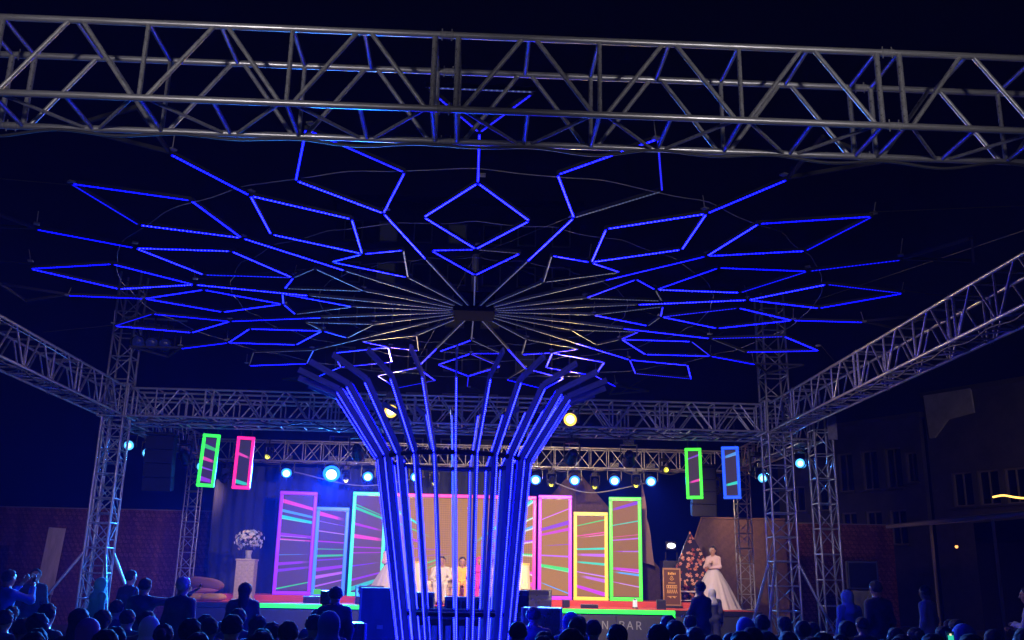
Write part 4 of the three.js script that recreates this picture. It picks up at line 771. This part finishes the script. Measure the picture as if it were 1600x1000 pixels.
function person(fig, label, [x, y, z], turn, { skin = 0, clothes, hairMat = hairM[0], scale = 1, group, hairName = 'hair' } = {}) {
  const t = thing('person', label, 'person', [x, y, z], turn, group); t.scale.setScalar(scale);
  t.scale.x *= .94 + .13 * ((x * 7.3 + z * 3.1) % 1 + 1) % 1; mesh('body', fig.body, skinV[skin], t); mesh('clothing', fig.clothes, clothes, t); mesh(hairName, fig.hair, hairMat, t); return t;
}
const dark = [cloth(.03, .03, .035), cloth(.05, .045, .045), cloth(.02, .025, .05), cloth(.06, .03, .03), cloth(.04, .05, .045)];
const bright = { purple: cloth(.20, .05, .26), blue: cloth(.04, .09, .35), teal: cloth(.03, .2, .2), rose: cloth(.16, .05, .08), pale: cloth(.45, .43, .42) };
// bearing and distance from the viewer give a place on the ground
const spot = (px, d) => [(px - 734) / 1480 * d * 1.03, 0, -d];
// moulded chair, one piece of plastic
const chairGeo = (() => {
  const g = [box(.42, .03, .42, .012).translate(0, .44, .02), box(.40, .34, .03, .012).rotateX(-.12).translate(0, .62, -.21)];
  for (const x of [-.19, .19]) { g.push(new THREE.BoxGeometry(.035, .44, .035).translate(x, .22, .2), new THREE.BoxGeometry(.035, .44, .035).translate(x, .22, -.17), new THREE.BoxGeometry(.04, .025, .36).translate(x, .64, .0), new THREE.BoxGeometry(.03, .2, .03).translate(x, .54, .17)); }
  return mergeGeometries(g.map((q) => q.toNonIndexed()));
})();
const chairMat = S({ color: lin(.05, .02, .02), roughness: .5 });
const LBL = { short: 'seated person with short dark hair in dark clothes among the crowd, seen from behind', shortB: 'broad seated person with short hair in dark clothes among the crowd, seen from behind', long: 'seated person with long dark hair in dark clothes among the crowd', bun: 'seated person with dark hair tied in a bun in dark clothes among the crowd' };
{
  const keep = seed; seed = 4242;
  const rows = [7.9, 8.7, 9.5, 10.4, 11.4, 12.5, 14.2];
  let ci = 0;
  rows.forEach((d, r) => {
    const hw = d * .56 + .3;
    for (let x = -hw + rr(0, .4); x < hw + .3; x += rr(.5, .7)) {
      const ax = x + .02 * d;
      if (ax > -1.05 - (r > 3 ? .35 : 0) && ax < (r > 3 ? 1.15 : .62)) continue;              // aisle and the light column
      if (r > 4 && rnd() < .45) continue;
      const px = 734 + x / d * 1437; if (r > 0 && px > 918 && px < 1004 && !(r === 2 && px > 940 && px < 962)) continue; // the lettering on the stage front stays in view
      if (Math.abs(x + 7.6) < .9 || Math.abs(x - 6.6) < .7) { if (d > 16) continue; }
      const z = -d + rr(-.15, .15), v = rnd(), turn = Math.PI + rr(-.35, .35), scale = rr(.92, 1.03);
      let kind = v < .38 ? 'short' : v < .6 ? 'shortB' : v < .78 ? 'long' : v < .9 ? 'bun' : 'scarf';
      let o = { skin: Math.floor(rnd() * 3), clothes: dark[Math.floor(rnd() * 5)], hairMat: hairM[rnd() < .8 ? 0 : 1], scale };
      let label = LBL[kind], group = 'seated crowd: ' + kind;
      if (kind === 'scarf') { const c = ['purple', 'blue', 'purple', 'blue', 'pale', 'rose'][Math.floor(rnd() * 6)]; o.hairMat = bright[c]; o.clothes = dark[2]; o.hairName = 'headscarf'; label = `seated person wearing a ${c === 'pale' ? 'pale grey' : c} headscarf among the dark crowd`; group = 'seated crowd: ' + c + ' headscarf'; }
      person(protos[kind], label, [x, 0, z], turn, { ...o, group });
      if (ci++ < 300) { const ch = solo('plastic_chair', chairGeo, chairMat, 'dark moulded chair under a seated person of the crowd', 'chair', [x, 0, z], [0, turn, 0], 'chairs of the seated crowd'); ch.scale.setScalar(scale); }
    }
  });
  seed = keep;
}
{ // the one head that stands before the lettering
  const [x, , z] = spot(951, 9.4); person(protos.short, 'seated person whose head covers the gap in the stage front lettering', [x, 0, z], Math.PI, { clothes: dark[1] });
  solo('plastic_chair', chairGeo, chairMat, 'dark moulded chair under the person in front of the lettering', 'chair', [x, 0, z], [0, Math.PI, 0]);
}
// standing people
const std = (J = {}, o = {}) => figure({ ...STAND, ...J }, { cell: .028, ...o });
const stA = std({}, { hair: 'short' }), stScarf = std({ head: [0, 1.57, .02] }, { hair: 'scarf', bulk: .95 }), stLong = std({ head: [0, 1.57, .02] }, { hair: 'long', bulk: .95 });
const armsUp = std({ el: [[.30, 1.30, .22], [-.28, 1.28, .22]], wr: [[.14, 1.52, .34], [-.12, 1.52, .34]], palm: [0, 0, -1] }, { hair: 'short' });
const reach = std({ el: [[.24, 1.12, -.02], [-.40, 1.36, .22]], wr: [[.2, .9, .1], [-.60, 1.52, .40]], palm: [1, 0, -1] }, { hair: 'short', bulk: 1.1 });
const folded = std({ el: [[.26, 1.12, .06], [-.26, 1.12, .06]], wr: [[-.05, 1.16, .24], [.06, 1.12, .25]] }, { hair: 'short' });
function phone(label, [x, y, z], turn, tilt, screenMat) {
  const t = thing('phone', label, 'phone', [x, y, z], turn); mesh('case', box(.075, .155, .009, .004), M.black, t); mesh('phone_screen', new THREE.PlaneGeometry(.066, .142), screenMat, t, [0, 0, .0052]); t.rotation.order = 'YXZ'; t.rotation.x = tilt; return t;
}
const PI = Math.PI;
person(stA, 'standing man in dark clothes at the picture edge below the grey curtain', spot(14, 15.5), PI - .4, { clothes: dark[1], skin: 1 });
person(stLong, 'standing person with long hair between the grey curtain and the white banner', spot(46, 16.5), PI - .5, { clothes: dark[0] });
person(armsUp, 'standing person in a blue shirt holding both hands up, beside the tower leg', spot(74, 14.5), PI - .55, { clothes: bright.blue, skin: 0, scale: .98 });
person(stA, 'standing man with a bare round head behind the splayed tower leg', spot(112, 18.5), .3, { clothes: dark[0], skin: 1, hairMat: hairM[1] });
person(stScarf, 'standing person in a teal headscarf and dress beside the lattice tower', spot(205, 17.5), PI - .8, { clothes: bright.teal, hairMat: bright.teal, hairName: 'headscarf', scale: .93 });
person(stA, 'standing man in dark clothes between the lattice tower and the cushion heap', spot(246, 17), PI - .6, { clothes: dark[2], skin: 1 });
person(reach, 'standing man stretching one arm out towards the cushion heap', spot(268, 14.5), PI - .2, { clothes: dark[0], skin: 1, scale: .93 });
person(stA, 'standing man with pale grey hair in front of the cushion heap', spot(322, 13), PI - .4, { clothes: dark[2], hairMat: hairM[2], skin: 1, scale: .95 });
person(stLong, 'standing woman with long dark hair in front of the purple framed screen', spot(411, 14.2), PI + .1, { clothes: dark[0], scale: .92 });
person(folded, 'standing man in dark clothes at the stage edge before the white gown', spot(1075, 17.5), PI + .6, { clothes: dark[2], skin: 0, scale: 1.0 });
person(stA, 'standing man in black with broad back beside the black floor speaker', spot(1338, 15.5), PI + .3, { clothes: dark[0], scale: 1.03 });
person(stScarf, 'standing person in a blue headscarf and dress between the two lattice towers', spot(1294, 16.5), PI + .3, { clothes: bright.blue, hairMat: bright.blue, hairName: 'headscarf', scale: .95 });
person(stA, 'standing man in a white shirt in front of the shed', spot(1412, 17.5), PI + .7, { clothes: bright.pale, skin: 0 });
person(folded, 'standing man in a pale shirt with folded arms at the shed side edge', spot(1568, 14.5), PI + .9, { clothes: cloth(.3, .34, .38), skin: 0 });
{ // one viewer films with a phone
  const p = spot(1474, 8.6), scr = canvasTex(64, 128, (c, w, h) => { c.fillStyle = '#06202a'; c.fillRect(0, 0, w, h); c.fillStyle = '#30c0a0'; c.fillRect(6, 24, 52, 40); c.fillStyle = '#ffe8c0'; c.fillRect(22, 12, 20, 16); c.fillStyle = '#e04020'; c.fillRect(4, 70, 56, 26); c.fillStyle = '#ffb060'; c.fillRect(14, 76, 12, 12); c.fillRect(36, 76, 12, 12); });
  person(armsUpSeat(), 'seated person holding a glowing phone up in both hands near the shed', [p[0], 0, p[2]], PI, { clothes: dark[0] });
  solo('plastic_chair', chairGeo, chairMat, 'dark moulded chair under the person with the glowing phone', 'chair', [p[0], 0, p[2]], [0, PI, 0]);
  phone('glowing phone held up showing the stage', [p[0], 1.20, p[2] - .37], 0, -.1, S({ color: lin(.02, .02, .02), emissive: lin(1, 1, 1), emissiveMap: scr, emissiveIntensity: 1.2 }));
}
function armsUpSeat() { return figure({ ...SEAT, el: [[.24, .82, .2], [-.24, .82, .2]], wr: [[.06, 1.07, .34], [-.06, 1.07, .34]], palm: [0, 0, 1] }, { hair: 'short', curl: .7 }); }
// people on the stage
{
  const white = S({ color: lin(.40, .37, .42), roughness: .8,  }), lace = cloth(.46, .34, .34), silver = S({ color: lin(.8, .8, .82), roughness: .25, metalness: .8 });
  const bf = figure({ ...STAND, chest: [0, 1.25, 0], el: [[.22, 1.14, .03], [-.23, 1.13, .05]], wr: [[.0, 1.10, .2], [.03, 1.2, .24]], palm: [0, 1, 0], head: [.01, 1.585, .03] }, { cell: .018, headCell: .009, hair: 'long', bulk: .84, skirt: true });
  function gown(label, x, z, turn, m, scale, head) {
    const t = person(bf, label, [x, SY + .012, z], turn, { clothes: lace, skin: 1, scale });
    const g = new THREE.LatheGeometry([[.70, .0], [.66, .05], [.56, .3], [.42, .62], [.25, .92], [.145, 1.08], [.135, 1.14]].map(([a, b]) => new THREE.Vector2(a, b)), 96), p = g.attributes.position;
    for (let i = 0; i < p.count; i++) { const a = Math.atan2(p.getZ(i), p.getX(i)), y = p.getY(i), q = 1 + (.05 * Math.sin(a * 14) + .03 * Math.sin(a * 23 + 1)) * Math.max(0, 1 - y / 1.05); p.setX(i, p.getX(i) * q); p.setZ(i, p.getZ(i) * q - .12 * Math.max(0, .9 - y) * (p.getZ(i) < 0 ? 1 : 0)); }
    g.computeVertexNormals(); mesh('gown_skirt', g, m, t); mesh('sash', new THREE.TorusGeometry(.142, .016, 6, 32).rotateX(PI / 2), silver, t, [0, 1.12, 0]);
    if (head) mesh('tiara', new THREE.TorusGeometry(.085, .009, 6, 24, PI).rotateX(-.5), silver, t, [.01, 1.64, .035]);
    return t;
  }
  gown('woman in a long white gown and tiara standing at the stage end', 6.72, -26.75, .0 - .7, white, .98, true);
  gown('figure in a white gown beside the mint green framed screen, partly behind the column', -2.15, -26.7, .5, white, .95, false);
  // guests on the sofa
  const gs = [['short', bright.pale, 'seated man in a pale shirt on the stage sofa', -.75], ['long', cloth(.65, .36, .06), 'seated woman in yellow on the stage sofa', -.2], ['scarf', cloth(.42, .03, .34), 'seated woman in a magenta headscarf on the stage sofa', .25], ['bun', cloth(.6, .4, .1), 'seated woman with tied hair in mustard on the stage sofa', .72]];
  for (const [k, c, l, x] of gs) person(protos[k], l, [x, SY + .012, -26.42], rr(-.2, .2), { clothes: c, skin: 1, hairMat: k === 'scarf' ? c : hairM[0], hairName: k === 'scarf' ? 'headscarf' : 'hair', scale: .98 });
  person(stScarf, 'standing person in a pale headscarf at the stage front before the white gown', [5.95, 0, -23.9], PI - .3, { clothes: dark[2], hairMat: cloth(.3, .32, .42), hairName: 'headscarf', scale: .92 });
}

// ------------------------------------------------------------------ control position round the LED column
{
  const navy = S({ color: lin(.03, .04, .10), roughness: .85, map: nB });
  const t = thing('control_desk', 'black control desk with mixing consoles behind the LED column', 'desk', [-.1, 0, -16.6]);
  mesh('desk_top', box(2.6, .06, .9), M.black, t, [0, 1.05, 0]); mesh('front_panel', box(2.5, 1.0, .04), M.blackMatte, t, [0, .52, .4]);
  for (const s of [-1.22, 1.22]) mesh('side_panel', box(.05, 1.02, .85), M.blackMatte, t, [s, .51, 0]);
  for (let i = 0; i < 9; i++) mesh('drape_fold', new THREE.CylinderGeometry(.05, .07, .92, 10), S({ color: lin(.22, .22, .30), roughness: .9 }), t, [-.88 + i * .22, .47, .47]);
  for (const [x, w, h, l] of [[-.75, .55, .36, 'left-leaning'], [.1, .8, .3, ''], [.85, .5, .42, '']]) { const c = thing('mixing_console', x < -.5 ? 'black console case at the cushion end of the control desk' : x < .5 ? 'wide black mixing console in the middle of the control desk' : 'tall black equipment rack at the wedge end of the control desk', 'console', [-.1 + x, 1.08, -16.6]); mesh('cabinet', box(w, h, .5), M.black, c, [0, h / 2, 0]); for (let k = 0; k < 3; k++) mesh('panel', box(w * .28, h * .6, .02, .004), M.blackMatte, c, [(k - 1) * w * .31, h * .5, .255]); void l; }
  const crate = (label, x, z, w, h, d, m, turn) => { const c = thing('flight_case', label, 'case', [x, 0, z], turn); mesh('body', box(w, h - .1, d, .02), m, c, [0, h / 2 + .04, 0]); for (const [a, b] of [[-1, -1], [1, -1], [-1, 1], [1, 1]]) { mesh('wheel', new THREE.CylinderGeometry(.045, .045, .04, 12).rotateZ(PI / 2), M.black, c, [a * w * .38, .045, b * d * .36]); mesh('corner_edge', box(.035, h - .1, .035, .006), M.aluDull, c, [a * w / 2, h / 2 + .04, b * d / 2]); } mesh('latch', box(.09, .06, .02, .005), M.aluDull, c, [0, h * .62, d / 2 + .012]); };
  crate('tall navy flight case between the green strip and the LED column', -1.36, -15.4, .62, 1.52, .6, navy, .1);
  crate('black flight case beside the LED column on the wedge side', 1.12, -15.0, .58, 1.28, .6, M.black, -.1);
  crate('lower black flight case in front of the navy one', -1.75, -14.2, .55, 1.05, .5, M.black, .2);
  // video camera on a tripod with its operator
  const v = thing('video_camera', 'video camera on a black tripod in front of the mint green framed screen', 'camera', [-1.95, 0, -13.6], .1);
  for (const a of [.3, 2.4, 4.5]) tube(v, 'tripod_leg', V(.04 * Math.cos(a), 1.2, .04 * Math.sin(a)), V(.42 * Math.cos(a), .02, .42 * Math.sin(a)), .016, M.black, tubeEnd);
  mesh('head', new THREE.CylinderGeometry(.05, .06, .1, 14), M.black, v, [0, 1.25, 0]); mesh('body', box(.14, .17, .34), M.black, v, [0, 1.39, 0]);
  mesh('lens', new THREE.CylinderGeometry(.05, .06, .18, 16).rotateX(PI / 2), M.black, v, [0, 1.4, -.25]); mesh('viewfinder_screen', box(.1, .07, .02, .004), neon(.1, .6, .15), v, [-.12, 1.46, .1]); tube(v, 'pan_handle', V(.02, 1.27, .05), V(.14, 1.12, .42), .012, M.black, tubeEnd);
  person(stA, 'video camera operator in dark clothes standing behind the tripod', [-1.75, 0, -13.05], PI + .1, { clothes: dark[2], scale: .9 });
}
// black cable runs tied along the trusses
function cableRun(label, a, b, n, sag, r = .012) {
  const keep = seed; seed = Math.round(a[0] * 31 + a[2] * 17 + 900); const pts = [];
  for (let i = 0; i <= n * 2; i++) { const p = V(...a).lerp(V(...b), i / (n * 2)); p.y -= i % 2 ? sag * rr(.4, 1.2) : rr(-.01, .01); p.x += rr(-.02, .02); p.z += rr(-.02, .02); pts.push(p); }
  seed = keep;
  solo('cable', new THREE.TubeGeometry(new THREE.CatmullRomCurve3(pts), n * 14, r, 6), M.wire, label, 'cable', [0, 0, 0], [0, 0, 0], 'cables tied along the trusses');
}
cableRun('black cable tied along the lower rear chord of the near overhead truss', [-7.8, 4.87, -6.66], [6.8, 4.87, -6.66], 16, .06);
cableRun('black cable tied along the banner side roof truss', [-7.5, 4.87, -7], [-7.5, 4.87, -20], 12, .08);
cableRun('black cable tied along the shed side roof truss', [6.5, 4.87, -7], [6.5, 4.87, -20], 12, .09);
cableRun('thick black cable loops under the rear roof truss', [-7.2, 4.87, -20.4], [6.2, 4.87, -20.4], 11, .16, .018);
cableRun('thick black cable loops under the stage back truss', [-7.4, 4.88, -27.95], [7.4, 4.88, -27.95], 14, .12, .018);
// hanging cables and lamps on the tall tower heads
for (const [x, z, l] of [[-7.2, -20.0, 'first'], [-6.95, -20.1, 'second'], [-6.7, -20.2, 'third']]) lamp('dark_lamp', `${l} unlit blue-tinted lamp hung below the head of the banner side tower`, [x, 6.45, z], [x + 1, 4, z + 6], S({ color: lin(.03, .05, .2), roughness: .3 }), 1.1, null, 'unlit lamps on the tower arm');
solo('lamp_arm', new THREE.CylinderGeometry(.025, .025, 1.3, 8).rotateZ(PI / 2), M.aluDull, 'short horizontal pipe holding unlit lamps near the banner side tower head', 'pipe', [-6.95, 6.98, -20.12], [0, .12, 0]);
[[[-7.5, 5.4, -7], [-6.2, 4.8, -13], [-7.6, 5.4, -19]], [[6.5, 5.4, -8], [7.6, 7.9, -20.3]], [[-8, 8.0, -20.4], [-3, 5.75, -20.5]], [[6.6, 7.8, -20.5], [3.2, 5.7, -20.6]], [[-5.2, 4.6, -28.1], [-3.2, 4.25, -28.1], [-1.4, 4.55, -28.1]], [[2.2, 4.55, -28.1], [3.4, 4.2, -28.1], [5.3, 4.55, -28.1]]].forEach((p, i) => {
  const c = new THREE.CatmullRomCurve3(p.map((q) => V(...q)));
  solo('cable', new THREE.TubeGeometry(c, 24, i > 3 ? .02 : .008, 5), i > 3 ? M.aluDull : M.wire, ['thin cable drooping below the banner side roof truss', 'thin stay cable from the shed side truss to its tower head', 'thin stay cable from the banner side tower head to the rear truss', 'thin stay cable from the gown side tower head to the rear truss', 'power cable looping between the blue lights nearest the plinth', 'power cable looping between the blue lights nearest the gold sign'][i], 'cable');
});

renderer.render(scene, camera);
